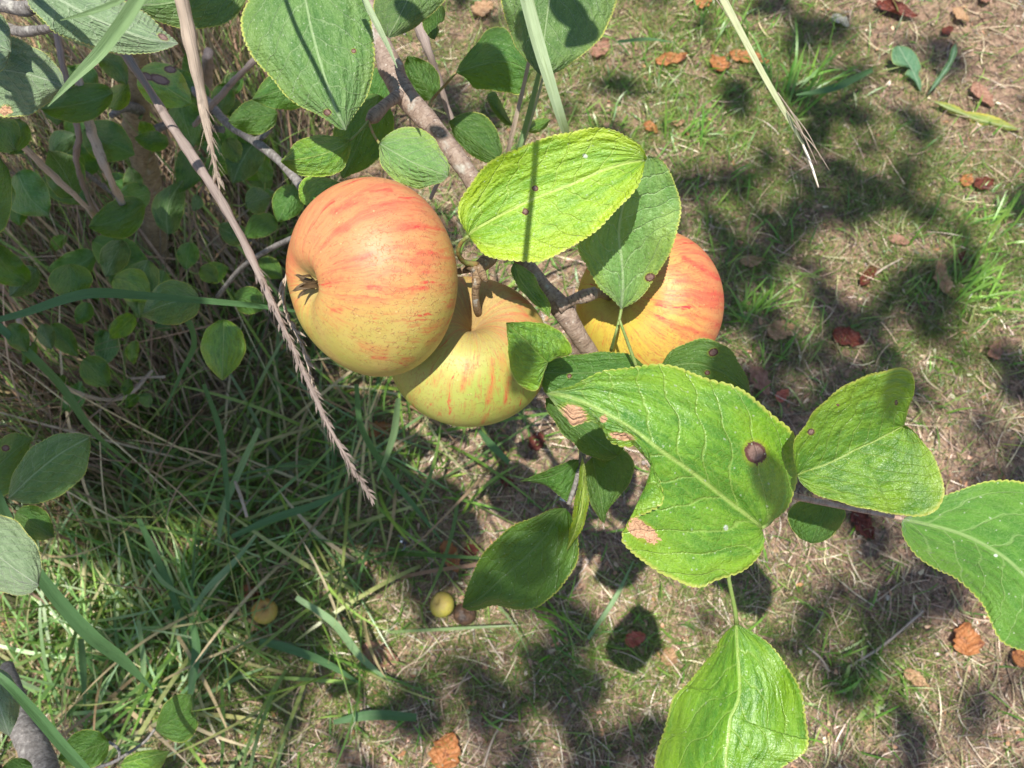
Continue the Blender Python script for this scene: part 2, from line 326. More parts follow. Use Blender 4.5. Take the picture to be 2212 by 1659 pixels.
#@@PART2
# ------------------------------------------------------------------ ground
def axis_coords(a, b, n, far, m=22):
    c = np.linspace(a, b, n); g = (np.geomspace(1, 1+far, m)-1)[1:]
    return np.r_[a-g[::-1], c, b+g]
gx = axis_coords(-1.25, 1.25, 300, 60); gy = axis_coords(-.75, 1.75, 300, 60)
GX, GY = np.meshgrid(gx, gy, indexing='ij')
gm = M('soil_and_thatch'); o_ = gm.obj()
n1 = gm.noise(o_, 7, 5, .6); n2 = gm.noise(o_, 60, 5, .65, .6); n3 = gm.noise(o_, 320, 3, .6)
st = gm.noise(gm.n('ShaderNodeMapping', {0: gm.n('ShaderNodeVectorMath', {0: o_, 1: gm.n('ShaderNodeVectorMath', {0: gm.n('ShaderNodeTexNoise', {'Vector': o_, 'Scale': 9.0}).outputs[1], 'Scale': .25}, operation='SCALE').outputs[0]}, operation='ADD').outputs[0], 3: (60, 300, 60)}).outputs[0], 1.0, 3, .6)
c = gm.mix(gm.ramp(n2, .38, .62), (.125, .08, .055), (.36, .235, .16)); c = gm.mix(gm.ramp(st, .5, .7), c, (.36, .27, .185))
c = gm.mix(gm.math('MULTIPLY', gm.ramp(n3, .5, .75), .6), c, (.07, .05, .038)); c = gm.mix(gm.math('MULTIPLY', gm.ramp(n1, .55, .72), .4), c, (.14, .14, .05))
hh = gm.math('ADD', gm.math('ADD', n2, gm.math('MULTIPLY', n3, .5)), gm.math('MULTIPLY', st, .5))
gm.surf(gm.prin(Base_Color=c, Roughness=.9, Specular_IOR_Level=.15, Normal=gm.bump(hh, .006)))
GZ = gz(GX, GY)*(np.exp(-np.maximum(0, np.hypot(GX, GY-.5)-6)/10))
go = mesh('ground', np.stack([GX, GY, GZ], -1).reshape(-1, 3), grid_faces(len(gx), len(gy)), gm.m); go['kind'] = 'structure'
# --- masses of straw and fine grass, made with numpy
cmat = simple('straw', (1, 1, 1), (.7, .68, .65), .38, 150, .0002, .6, None, attr=1)
gmat = simple('turf', (1, 1, 1), (.8, .8, .75), .36, 150, .0002, .65, (1.5, 1.7, .6), .3, attr=1)
def pix2ground(px, py):
    yy = (PH/2-py)/F; d = CAMH/(math.cos(TILT)-yy*math.sin(TILT))
    return (px-PW/2)/F*d, CAM[1]+d*FW[1]+(PH/2-py)/F*d*UP[1]
def blob(px, py, lst, base=0.0):
    s = np.full(px.shape, base, float)
    for (x, y, rx, ry, a) in lst: s = s+a*np.exp(-((px-x)/rx)**2-((py-y)/ry)**2)
    return np.clip(s, 0, 1)
def sample(n, wfun, xr=(-320, 2530), yr=(-330, 1990)):
    out = []
    k = 0
    while k < n:
        px = RNG.uniform(*xr, n); py = RNG.uniform(*yr, n)
        keep = RNG.random(n) < wfun(px, py); q = np.stack([px, py], 1)[keep]; out.append(q); k += len(q)
    q = np.vstack(out)[:n]; return q
def strands(name, q, length, width, az, a0, bend, azb, cols, mat, seg=4, z0=0.0, label=None, cat=None, keel=False, roll=.5):
    n = len(q); x, y = pix2ground(q[:, 0], q[:, 1]); z = gz(x, y)+z0
    s = np.linspace(0, 1, seg+1)[None, :]
    ang = a0[:, None]+bend[:, None]*s; aa = az[:, None]+azb[:, None]*s
    h = np.sin(ang); dx = h*np.cos(aa); dy = h*np.sin(aa); dz = np.cos(ang); st_ = length[:, None]/seg
    def cum(v): return np.concatenate([np.zeros((n, 1)), np.cumsum((v[:, :-1]+v[:, 1:])/2*st_, 1)], 1)
    X = x[:, None]+cum(dx); Y = y[:, None]+cum(dy); Z = z[:, None]+cum(dz)
    Z = np.maximum(Z, gz(X, Y)+.0004+z0*.5)
    rl = RNG.normal(0, roll, n)[:, None]
    wx = -np.sin(aa)*np.cos(rl); wy = np.cos(aa)*np.cos(rl); wz = np.sin(rl)*np.ones_like(aa)
    ww = width[:, None]*np.clip(np.sin(np.clip(s*.9+.25, 0, 1)*math.pi)**.6*(s < .999)+.08, .08, 1)*.5
    Pm = np.stack([X, Y, Z], -1); Wv = np.stack([wx, wy, wz], -1)*ww[..., None]
    V = np.stack([Pm-Wv, Pm+Wv], 2)
    V = V.reshape(-1, 3); m_ = seg+1
    base = (np.arange(n)*m_*2)[:, None]; i = np.arange(seg)[None, :]*2
    f = np.stack([base+i, base+i+1, base+i+3, base+i+2], -1).reshape(-1, 4)
    col = np.repeat(cols, m_*2, 0); col = np.c_[col, np.ones(len(col))]
    o = mesh(name, V, f, mat, attrs={'col': col}); o['kind'] = 'stuff'
    return tagit(o, label, cat)
def palette(n, cols, jit=.18):
    c = np.array(cols)[RNG.integers(0, len(cols), n)]; return np.clip(c*(1+RNG.normal(0, jit, (n, 1)))*(1+RNG.normal(0, .05, (n, 3))), .008, .9)
U = lambda a, b, n: RNG.uniform(a, b, n)
# thatch of dry straw
N = 85000
bare = [(1230, 1130, 190, 150, .75), (1500, 900, 90, 90, .3)]
q = sample(N, lambda a, b: 1-blob(a, b, bare))
strands('dry_thatch', q, U(.008, .034, N), U(.0005, .0013, N), U(0, 6.28, N), U(1.35, 1.75, N), RNG.normal(0, .35, N), RNG.normal(0, .8, N),
        palette(N, [(.48, .34, .22), (.36, .235, .155), (.18, .12, .08), (.62, .48, .33), (.11, .075, .055), (.34, .26, .13), (.40, .255, .175), (.07, .05, .035), (.12, .085, .06)]), cmat, 3, .001,
        'flattened dry straw and thatch covering the bare soil', 'dry grass')
N = 9000
q = sample(N, lambda a, b: 1-blob(a, b, bare)*.7)
strands('straw_litter', q, U(.03, .075, N), U(.0007, .0018, N), U(0, 6.28, N), U(1.4, 1.65, N), RNG.normal(0, .2, N), RNG.normal(0, .7, N),
        palette(N, [(.52, .40, .26), (.42, .31, .21), (.62, .5, .34), (.24, .17, .12), (.36, .33, .16)]), cmat, 5, .005,
        'loose longer dry stems lying across the ground', 'dry grass')
N = 5200
q = sample(N, lambda a, b: np.full(a.shape, .6))
strands('leaf_fragments', q, U(.005, .014, N), U(.002, .0058, N), U(0, 6.28, N), U(1.2, 1.8, N), RNG.normal(0, .9, N), RNG.normal(0, 1.0, N),
        palette(N, [(.44, .28, .17), (.34, .18, .10), (.52, .38, .25), (.22, .12, .08), (.46, .24, .12), (.14, .08, .06), (.5, .42, .3)], .25), cmat, 4, .004,
        'broken flakes of dead leaf scattered through the thatch', 'leaf litter')
# crumbs of soil and bits of leaf, countless
N = 26000
q = sample(N, lambda a, b: .35+blob(a, b, bare)*.65)
x_, y_ = pix2ground(q[:, 0], q[:, 1]); r_ = .0008+.0030*RNG.random(N)**3.0
ico = np.array([[1, 0, 0], [-1, 0, 0], [0, 1, 0], [0, -1, 0], [0, 0, 1], [0, 0, -.6]], float); icf = np.array([[0, 2, 4], [2, 1, 4], [1, 3, 4], [3, 0, 4], [2, 0, 5], [1, 2, 5], [3, 1, 5], [0, 3, 5]])
aa_ = U(0, 6.28, N); vv_ = ico[None]*(1+RNG.normal(0, .28, (N, 6, 1)))*np.stack([U(.6, 1.5, N), U(.6, 1.2, N), U(.4, .9, N)], 1)[:, None]*r_[:, None, None]
vv_ = np.stack([vv_[..., 0]*np.cos(aa_)[:, None]-vv_[..., 1]*np.sin(aa_)[:, None], vv_[..., 0]*np.sin(aa_)[:, None]+vv_[..., 1]*np.cos(aa_)[:, None], vv_[..., 2]], -1)+np.stack([x_, y_, gz(x_, y_)+r_*.2], 1)[:, None]
co_ = mesh('soil_crumbs', vv_.reshape(-1, 3), (icf[None]+(np.arange(N)*6)[:, None, None]).reshape(-1, 3), cmat, attrs={'col': np.c_[np.repeat(palette(N, [(.2, .14, .1), (.3, .2, .14), (.12, .08, .06), (.42, .3, .22), (.35, .17, .09)]), 6, 0), np.ones(N*6)]}, smooth=False)
co_['kind'] = 'stuff'; tagit(co_, 'crumbs of dry soil and leaf scattered over the bare patches', 'soil crumbs')
# fine mossy turf
turf = [(1600, 120, 330, 170, .8), (1350, 250, 260, 180, .55), (1650, 330, 260, 160, .55), (2000, 350, 220, 140, .4), (1620, 620, 200, 220, .5), (2080, 560, 220, 170, .75),
        (2000, 760, 180, 110, .5), (350, 1300, 420, 330, .55), (1500, 1400, 260, 200, .35), (1850, 1450, 150, 120, .45), (900, 1450, 250, 120, .35), (300, 700, 500, 500, .35), (1050, 100, 200, 160, .5),(1250,1400,150,100,.3)]
N = 125000
q = sample(N, lambda a, b: blob(a, b, turf, .05)*(.35+.65*(np.sin(a*.021+2*np.sin(b*.017))*np.sin(b*.024+1.5*np.sin(a*.013)) > -.25)))
strands('short_turf', q, U(.008, .03, N), U(.0005, .0012, N), U(0, 6.28, N), U(.3, 1.3, N), U(-.2, .9, N), RNG.normal(0, .6, N),
        palette(N, [(.15, .23, .04), (.21, .28, .06), (.10, .19, .03), (.28, .31, .10), (.32, .29, .14), (.14, .27, .035)]), gmat, 3, 0,
        'fine short olive turf growing through the dry thatch', 'grass')
NOG = [(585, 1325, 75, 70, 1.0), (958, 1310, 50, 50, 1.0)]
# broader green blades
gr = [(1560, 90, 170, 120, .6), (1400, 260, 170, 180, .45), (1750, 190, 110, 80, .4), (2110, 570, 130, 140, .6), (1640, 640, 80, 130, .5), (300, 1350, 330, 230, .2), (700, 1050, 330, 220, .25), (420, 1200, 300, 220, .2),
      (1250, 1380, 150, 90, .25), (1100, 150, 120, 160, .35), (1850, 1440, 80, 60, .3), (1480, 430, 160, 130, .25), (1050, 640, 250, 250, .4)]
N = 6000
q = sample(N, lambda a, b: blob(a, b, gr, .05)*(1-blob(a, b, NOG)))
strands('green_grass', q, U(.018, .062, N), U(.0010, .0032, N), RNG.normal(.6, 1.8, N), U(.4, 1.35, N), U(.1, 1.1, N), RNG.normal(0, .5, N),
        palette(N, [(.13, .29, .03), (.19, .35, .05), (.10, .23, .04), (.25, .38, .08), (.3, .36, .12)]), gmat, 6, 0,
        'broad green grass blades sprouting in loose patches', 'grass')
# long dark green blades, lower left
N = 600
lg = [(620, 1080, 260, 230, .9), (820, 950, 200, 200, .6), (380, 1300, 280, 230, .6), (250, 1000, 250, 200, .5), (150, 1500, 250, 150, .5), (650, 600, 250, 250, .5)]
q = sample(N, lambda a, b: blob(a, b, lg)*(1-blob(a, b, NOG)))
strands('long_grass', q, U(.14, .32, N), U(.0016, .0058, N), U(0, 6.28, N), U(.5, 1.25, N), U(.2, 1.1, N), RNG.normal(0, .5, N),
        palette(N, [(.13, .23, .04), (.18, .30, .05), (.10, .19, .045), (.26, .37, .08), (.20, .31, .12), (.5, .40, .24), (.36, .38, .14), (.30, .20, .12)]), gmat, 12, .002,
        'long arching dark green grass blades tangled under the apples', 'grass')
N = 230
lg = [(260, 1440, 190, 170, .9), (120, 1250, 120, 120, .5), (480, 1330, 130, 120, .4)]
q = sample(N, lambda a, b: blob(a, b, lg)*(1-blob(a, b, NOG)), (-100, 800), (1050, 1800))
strands('sunlit_grass', q, U(.06, .2, N), U(.0018, .0052, N), RNG.normal(1.6, .9, N), U(.3, 1.2, N), U(.1, .9, N), RNG.normal(0, .4, N),
        palette(N, [(.30, .46, .20), (.24, .40, .12), (.40, .52, .30), (.20, .36, .10), (.52, .48, .26)]), gmat, 10, .004,  # paler greens put the brightness of sunlight into these blades' colour
        'pale sunlit grass blades standing in the lower left', 'grass')
# dry and green stalks of the undergrowth, upper left
N = 5200
lg = [(120, 650, 230, 330, .9), (350, 420, 230, 250, .9), (60, 950, 160, 180, .5), (560, 300, 130, 200, .7), (300, 850, 150, 120, .4)]
q = sample(N, lambda a, b: blob(a, b, lg))
strands('dry_undergrowth', q, U(.12, .55, N), U(.0010, .0042, N), RNG.normal(2.1, 1.2, N), U(.05, .6, N), U(-.2, .9, N), RNG.normal(0, .3, N),
        palette(N, [(.46, .33, .20), (.36, .25, .15), (.20, .14, .09), (.58, .46, .30), (.17, .28, .05), (.24, .38, .09), (.30, .2, .13)]), cmat, 10, 0,
        'dense dry brown and green stalks standing round the young trunk', 'dry grass')

# ------------------------------------------------------------------ apples
def apple_mat(name, blush, streak_s, spot_amt, russet, yel=(.46, .355, .10), yel2=(.37, .345, .07)):
    m = M(name); pl = m.attr('pol', 'Vector'); sx = m.n('ShaderNodeSeparateXYZ', {0: pl}).outputs; phi = sx[2]
    bl = m.attr('blush'); o = m.obj()
    wob = m.n('ShaderNodeVectorMath', {0: m.n('ShaderNodeTexNoise', {'Vector': pl, 'Scale': 2.2, 'Detail': 3.0}).outputs[1], 'Scale': .22}, operation='SCALE').outputs[0]
    p2 = m.n('ShaderNodeVectorMath', {0: pl, 1: wob}, operation='ADD').outputs[0]
    a = m.noise(m.n('ShaderNodeMapping', {0: p2, 3: (9, 9, .75)}).outputs[0], 1.0, 4, .6)
    b = m.noise(m.n('ShaderNodeMapping', {0: p2, 1: (3, 1, 2), 3: (17, 17, 1.5)}).outputs[0], 1.0, 2, .5)
    b2 = m.noise(m.n('ShaderNodeMapping', {0: p2, 1: (1, 7, 4), 3: (5.5, 5.5, 1.7)}).outputs[0], 1.0, 2, .5)
    fine = m.noise(m.n('ShaderNodeMapping', {0: p2, 3: (44, 44, 3.2)}).outputs[0], 1.0, 4, .7)
    lo = m.noise(pl, 1.4, 3, .55)
    c = m.mix(m.ramp(lo, .35, .65), yel, yel2)
    bb = m.math('ADD', bl, m.math('MULTIPLY', m.math('SUBTRACT', lo, .5), .9))
    c = m.mix(m.math('MULTIPLY', m.ramp(bb, -.25, 1.0), blush), c, (.53, .185, .095))
    k = m.math('MULTIPLY', m.ramp(a, .44, .70), m.ramp(bb, -.5, .7))
    c = m.mix(m.math('MULTIPLY', k, .62*streak_s), c, (.52, .085, .055))
    k2 = m.math('MULTIPLY', m.ramp(b, .58, .68), m.ramp(b2, .52, .62)); k2 = m.math('MULTIPLY', k2, m.ramp(m.noise(o, 600, 3), .30, .52))
    c = m.mix(m.math('MULTIPLY', k2, .85*streak_s), c, (.52, .025, .03))
    f = m.math('MULTIPLY', m.ramp(fine, .50, .68), m.ramp(m.noise(pl, 3.3, 3), .30, .60))
    c = m.mix(m.math('MULTIPLY', f, .65*streak_s), c, (.40, .075, .04))
    sk = m.attr('stk'); sk = m.math('MULTIPLY', sk, m.math('ADD', .55, m.math('MULTIPLY', m.ramp(fine, .35, .65), .55))); sk = m.math('MULTIPLY', sk, m.math('ADD', .6, m.math('MULTIPLY', m.ramp(m.noise(o, 500, 3, .7), .3, .6), .45)), None, True)
    c = m.mix(m.math('MULTIPLY', sk, .9), c, (.52, .022, .032))
    # short dark russet flecks
    wv = m.n('ShaderNodeVectorMath', {0: o, 1: m.n('ShaderNodeVectorMath', {0: m.n('ShaderNodeTexNoise', {'Vector': o, 'Scale': 260.0, 'Detail': 2.0}).outputs[1], 'Scale': .006}, operation='SCALE').outputs[0]}, operation='ADD').outputs[0]
    fl = m.n('ShaderNodeTexVoronoi', {'Vector': wv, 'Scale': 480.0}, feature='DISTANCE_TO_EDGE').outputs[0]
    fm = m.math('MULTIPLY', m.math('SUBTRACT', 1, m.ramp(fl, .02, .09)), m.ramp(m.noise(o, 520, 3, .7), .47, .60))
    fm = m.math('MULTIPLY', fm, m.ramp(m.noise(o, 30, 3, .6), .22, .60))
    c = m.mix(m.math('MULTIPLY', fm, spot_amt*.8), c, (.26, .10, .045))
    dots = m.ramp(m.n('ShaderNodeTexVoronoi', {'Vector': o, 'Scale': 190.0}).outputs[0], .10, .05)
    c = m.mix(m.math('MULTIPLY', dots, .35), c, (.75, .55, .25))
    rs = m.ramp(phi, russet, .12)      # near the stem
    rr = m.math('MULTIPLY', rs, m.ramp(m.noise(m.n('ShaderNodeMapping', {0: pl, 3: (12, 12, 5)}).outputs[0], 1.0, 5, .75), .35, .62))
    c = m.mix(m.math('MULTIPLY', rr, .75), c, (.30, .20, .10))
    ca = m.ramp(phi, 2.82, 3.04); c = m.mix(m.math('MULTIPLY', ca, .8), c, (.30, .27, .10))
    h = m.math('ADD', m.math('MULTIPLY', m.noise(o, 45, 3), 1.0), m.math('MULTIPLY', fm, .15)); h = m.math('ADD', h, m.math('MULTIPLY', rr, .3))
    rg = m.math('ADD', .44, m.math('MULTIPLY', rr, .35)); rg = m.math('ADD', rg, m.math('MULTIPLY', m.noise(o, 160, 3), .12))
    return m.surf(m.prin(Base_Color=c, Roughness=rg, Specular_IOR_Level=.42, Subsurface_Weight=.12, Subsurface_Radius=(.9, .45, .15), Subsurface_Scale=.004, Normal=m.bump(h, .0012, .6)))
def apple(px, py, d, rp, axis, mat, label, hgt=.84, cone=.05, roll=0.0, name='apple', strokes=(), blush_dir=(-.1, .75, .55), cav=.42, cavw=.30, lob=.012, cat='apple', bdir=0.0, calyx=True, seed=0, center=None, Rw=None, group='apples hanging on the branch'):
    ctr = P(px, py, d) if center is None else center; Ra = rp*d/F if Rw is None else Rw
    root = empty(name, ctr, label, cat, group)
    ax = axis[0]*RT+axis[1]*UP-axis[2]*FW; ax /= np.linalg.norm(ax)        # towards the stem end
    e1 = np.cross(ax, FW if abs(ax@FW) < .95 else RT); e1 /= np.linalg.norm(e1); e2 = np.cross(ax, e1)
    e1, e2 = e1*math.cos(roll)+e2*math.sin(roll), e2*math.cos(roll)-e1*math.sin(roll)
    nt_, np_ = 220, 170
    th = np.linspace(0, 2*math.pi, nt_, endpoint=False)[None, :]; ph = np.linspace(.001, math.pi-.001, np_)[:, None]
    r = 1-cav*np.exp(-(ph/cavw)**2) - .07*np.exp(-(ph/.62)**2) - .27*np.exp(-((math.pi-ph)/.23)**2) - .08*np.exp(-((math.pi-ph)/.55)**2)
    r = r*(1+lob*np.cos(5*th+seed)*np.exp(-((math.pi-ph)/.8)**2)+lob*.6*np.cos(3*th+1+seed)*np.exp(-(ph/.9)**2)+.012*np.cos(2*th+seed)+.008*np.cos(th*3+ph*2+seed))
    rad = r*np.sin(ph)*(1+cone*np.cos(ph)); z = r*np.cos(ph)*hgt*(1+.03*np.cos(th+seed))
    V = ctr+Ra*((rad*np.cos(th))[..., None]*e1+(rad*np.sin(th))[..., None]*e2+z[..., None]*ax)
    nrm = (V-ctr); nrm /= np.linalg.norm(nrm, axis=-1)[..., None]; bd = blush_dir[0]*RT+blush_dir[1]*UP-blush_dir[2]*FW; bd /= np.linalg.norm(bd)
    pol = np.stack([np.cos(th)*np.ones_like(r), np.sin(th)*np.ones_like(r), ph*np.ones_like(r)], -1)
    Vf = V.reshape(-1, 3); q_ = Vf-CAM; dq = q_@FW; sx_ = PW/2+q_@RT/dq*F; sy_ = PH/2-q_@UP/dq*F; fr_ = (((Vf-ctr)/Ra*(-FW)).sum(1) > .05)
    stv = np.zeros(len(Vf))
    for (xa, ya, xb, yb, wd_, a_) in strokes:
        dx, dy = xb-xa, yb-ya; t_ = np.clip(((sx_-xa)*dx+(sy_-ya)*dy)/(dx*dx+dy*dy), 0, 1); dd_ = np.hypot(sx_-xa-t_*dx, sy_-ya-t_*dy)
        stv = np.maximum(stv, a_*np.exp(-(dd_/wd_)**2)*fr_)
    mesh('fruit', V.reshape(-1, 3), grid_faces(np_, nt_, True), mat, root, attrs={'pol': pol.reshape(-1, 3), 'blush': (nrm@bd).ravel()+bdir, 'stk': stv})
    if calyx:
        vs, fs, lvs = [], [], []
        base = ctr-ax*Ra*hgt*.72
        for k_ in range(5):
            a = k_*1.2566+.3; dr_ = math.cos(a)*e1+math.sin(a)*e2; sd = np.cross(ax, dr_)
            n = 7
            for i in range(n):
                s = i/(n-1); p = base+Ra*(dr_*(.03+.09*s+.02*math.sin(s*5+k_))-ax*(.04+.16*s-.02*math.sin(3*s+k_)*(1+k_ % 2)))
                wv = .045*(1-s)**.7+.004
                for v_ in (-1, 0, 1): vs.append(p+sd*Ra*wv*v_+ax*Ra*.02*abs(v_)); lvs.append((s*1.5, v_, 0))
        for k_ in range(5):
            for i in range(6):
                for j in range(2):
                    a = k_*21+i*3+j; fs.append([a, a+1, a+4, a+3])
        mesh('calyx', vs, fs, CALYX, root, attrs={'lv': np.array(lvs)})
    return root, ctr, ax, Ra
CALYX = fibre_mat('calyx', (.07, .04, .022), (.16, .11, .05), (.03, .015, .01), lines=3)
A1 = apple_mat('apple_skin_blushed', .74, .9, .8, .25)
A2 = apple_mat('apple_skin_yellow', .40, .9, .6, .85, (.37, .365, .085), (.29, .35, .06))
A3 = apple_mat('apple_skin_golden', .8, 1.2, .6, .35, (.52, .40, .06), (.48, .38, .055))
Z1 = [(400, 280, 500, 232, 16, .75), (500, 232, 600, 205, 13, .7), (615, 155, 735, 142, 7, .8), (790, 376, 950, 368, 12, 1.1), (950, 368, 1025, 384, 6, .9), (900, 528, 1045, 515, 11, .85), (470, 572, 660, 535, 14, .65), (610, 725, 680, 732, 14, 1.0), (700, 735, 850, 748, 30, .55),
      (870, 738, 955, 728, 13, .9), (560, 250, 1000, 320, 60, .26), (390, 862, 440, 855, 10, .8), (630, 1142, 705, 1146, 9, .8), (560, 1080, 700, 1110, 22, .4), (950, 985, 1060, 930, 18, .55), (960, 1060, 1115, 960, 16, .6), (360, 705, 440, 670, 20, .55), (810, 1162, 865, 1155, 13, .6),
      (415, 390, 480, 378, 18, .55), (480, 660, 1050, 640, 110, .25), (1085, 840, 1120, 830, 12, .7), (130, 560, 150, 720, 24, .45), (165, 800, 180, 860, 14, .5), (280, 430, 330, 520, 16, .2), (700, 240, 900, 260, 24, .4), (580, 790, 700, 800, 20, .4)]
S1 = [(576+.3638*a, 356.6+.3638*b, 576+.3638*c_, 356.6+.3638*d_, w_*.52, k_*.95) for a, b, c_, d_, w_, k_ in Z1]
Z2 = [(820, 690, 785, 860, 20, .7), (865, 700, 830, 830, 14, .55), (975, 670, 988, 850, 15, .6), (972, 850, 955, 935, 20, .75), (1090, 790, 1064, 950, 13, .85), (942, 1028, 915, 1078, 13, .65), (1050, 640, 1082, 760, 8, .5), (645, 755, 600, 835, 16, .35), (1150, 330, 1205, 385, 12, .5), (1100, 290, 1180, 250, 16, .3),
      (770, 140, 800, 185, 12, .5), (500, 860, 455, 920, 20, .2), (1010, 990, 1100, 1010, 30, .2), (860, 950, 850, 1020, 14, .3), (700, 800, 690, 900, 18, .22), (900, 130, 960, 180, 30, .35), (1020, 160, 1100, 220, 30, .3)]
S2 = [(737+a/3, 553+b/3, 737+c_/3, 553+d_/3, w_*.36, k_) for a, b, c_, d_, w_, k_ in Z2]
S3 = [(1475, 556, 1550, 600, 7, .9), (1455, 585, 1560, 640, 12, .5), (1440, 625, 1565, 668, 7, .6), (1420, 655, 1560, 700, 6, .6), (1425, 690, 1540, 728, 5, .5), (1460, 605, 1530, 612, 6, .5), (1340, 690, 1380, 770, 5, .3), (1300, 680, 1310, 740, 4, .25), (1480, 640, 1520, 650, 14, .4), (1500, 570, 1562, 650, 22, .35)]
r1, c1, x1, _ = apple(803, 601, .363, 211, (.80, .16, -.60), A1, 'large peach and yellow apple turned so its dark star-shaped calyx shows', hgt=.84, roll=.4, bdir=.10, seed=1, strokes=S1)
r2, c2, x2, _ = apple(1012, 762, .414, 173, (.13, .60, .79), A2, 'yellow-green apple with its stem hollow facing up, tucked below the peach one', hgt=.88, roll=1.0, seed=2.2, bdir=-.15, blush_dir=(.3, .8, .3), strokes=S2)
r3, c3, x3, _ = apple(1403, 664, .455, 165, (-.62, .12, .62), A3, 'golden apple with red streaked cheek half hidden behind a hanging leaf', hgt=.88, roll=2.0, seed=4, bdir=.25, blush_dir=(1, .35, .1), strokes=S3)
tube('stem', [(955, 590, .392), (985, 587, .385), (1008, 582, .382), (1030, 575, .382)], [6, 6.5, 8, 11], SPURB, r1, 18, 10, .05)
tube('stem', [(1043, 690, .415), (1032, 672, .395), (1027, 640, .384), (1029, 610, .379), (1034, 585, .380)], [8, 9, 8, 10, 15], SPURB, r2, 24, 10, .06)
tube('stem', [(1315, 642, .440), (1300, 636, .424), (1285, 634, .416), (1262, 640, .414)], [8, 9, 12, 16], SPURB, r3, 20, 10, .06)

# ------------------------------------------------------------------ the fruiting branch
B = empty('apple_branch', P(800, 40, .43), 'main fruiting branch carrying the three apples, with purple-brown bark and large leaves', 'branch', 'apple branches')
tube('bough', [(770, -60, .45), (800, 30, .435), (826, 100, .43), (868, 195, .425), (935, 275, .42), (990, 345, .415), (1035, 410, .415), (1085, 490, .418), (1135, 570, .42), (1172, 620, .42), (1212, 665, .42), (1250, 725, .425), (1290, 785, .44), (1330, 850, .46)],
     [22, 22, 22, 25, 22, 21, 21, 19, 19, 20, 23, 19, 17, 14], BARK, B, 150, 18, .045, knobs=[(.20, .25, .02), (.63, .22, .02)])
tube('spur', [(862, 205, .42), (835, 225, .412), (808, 250, .405), (795, 262, .402)], [15, 12, 15, 7], BARK, B, 24, 12, .09)
tube('spur', [(1095, 500, .412), (1072, 540, .395), (1050, 565, .384), (1030, 578, .380), (1010, 572, .376)], [14, 14, 17, 15, 8], SPURB, B, 30, 12, .08)
tube('spur', [(1206, 664, .415), (1232, 650, .414), (1262, 640, .413), (1287, 632, .414)], [15, 11, 14, 13], BARK, B, 30, 12, .08)
tube('spur', [(1035, 575, .378), (1046, 600, .376), (1052, 608, .377)], [10, 7, 3], SPURB, B, 12, 10, .08)
# leafy shoot to the right
tube('shoot', [(1330, 850, .46), (1420, 900, .44), (1560, 1000, .41), (1640, 1045, .39), (1700, 1068, .372), (1780, 1086, .368), (1860, 1103, .366), (1950, 1120, .364)], [12, 10, 9, 8, 7.5, 6.5, 5, 4.5], TWIG, B, 80, 10, .03)
tube('shoot', [(1180, 800, .44), (1230, 900, .44), (1258, 970, .43), (1250, 1020, .42), (1228, 1090, .41)], [8, 7, 8, 6, 5], GREYB, B, 40, 10, .06)
L_ = leaf
L_(B, YELL, [(1010, 510), (1024, 497), (1104, 453), (1171, 422), (1237, 397), (1304, 367), (1354, 352), (1397, 345)],
   [(992, 467), (995, 433), (1014, 400), (1037, 370), (1070, 343), (1097, 328), (1137, 312), (1170, 302), (1204, 290), (1237, 283), (1271, 277), (1304, 278), (1337, 285), (1361, 297), (1384, 315)],
   [(1031, 533), (1050, 550), (1090, 562), (1130, 566), (1165, 563), (1204, 549), (1237, 533), (1271, 510), (1304, 483), (1337, 450), (1364, 420), (1384, 387)],
   .354, .337, -.012, -.003, 0, .0016, spots=[(1156, 407, 7, 6, 0, 0), (1135, 457, 7, 7, 0, 0), (1264, 337, 7, 5, 30, 2)], seed=1,
   label='broad lime-green sunlit leaf between the two upper apples', pet=([(1012, 510, .352), (996, 525, .356), (990, 548, .362), (1003, 566, .372), (1030, 572, .378)], [4.5, 4.5, 5, 6, 8], PETR))
L_(B, FRESH, [(1342, 670), (1346, 620), (1343, 560), (1337, 507), (1345, 450), (1370, 390), (1400, 335)],
   [(1317, 640), (1297, 623), (1277, 596), (1264, 570), (1252, 545), (1250, 525), (1270, 495), (1305, 455), (1340, 400), (1375, 350)],
   [(1370, 653), (1397, 626), (1420, 593), (1437, 563), (1449, 540), (1464, 500), (1470, 455), (1466, 418), (1450, 377), (1428, 347)],
   .400, .356, .002, -.004, 0, .002, spots=[(1404, 599, 11, 9, -20, 0)], seed=2, label='leaf with a purple-brown spot hanging over the golden apple',
   pet=([(1342, 668, .400), (1338, 690, .400), (1330, 720, .40), (1320, 757, .42)], [3.5, 3.5, 3, 4]))
tube('petiole', [(1338, 690, .39), (1345, 710, .39), (1358, 745, .395), (1374, 790, .40)], [3, 3.2, 3.5, 4], PET, B, 20, 8)
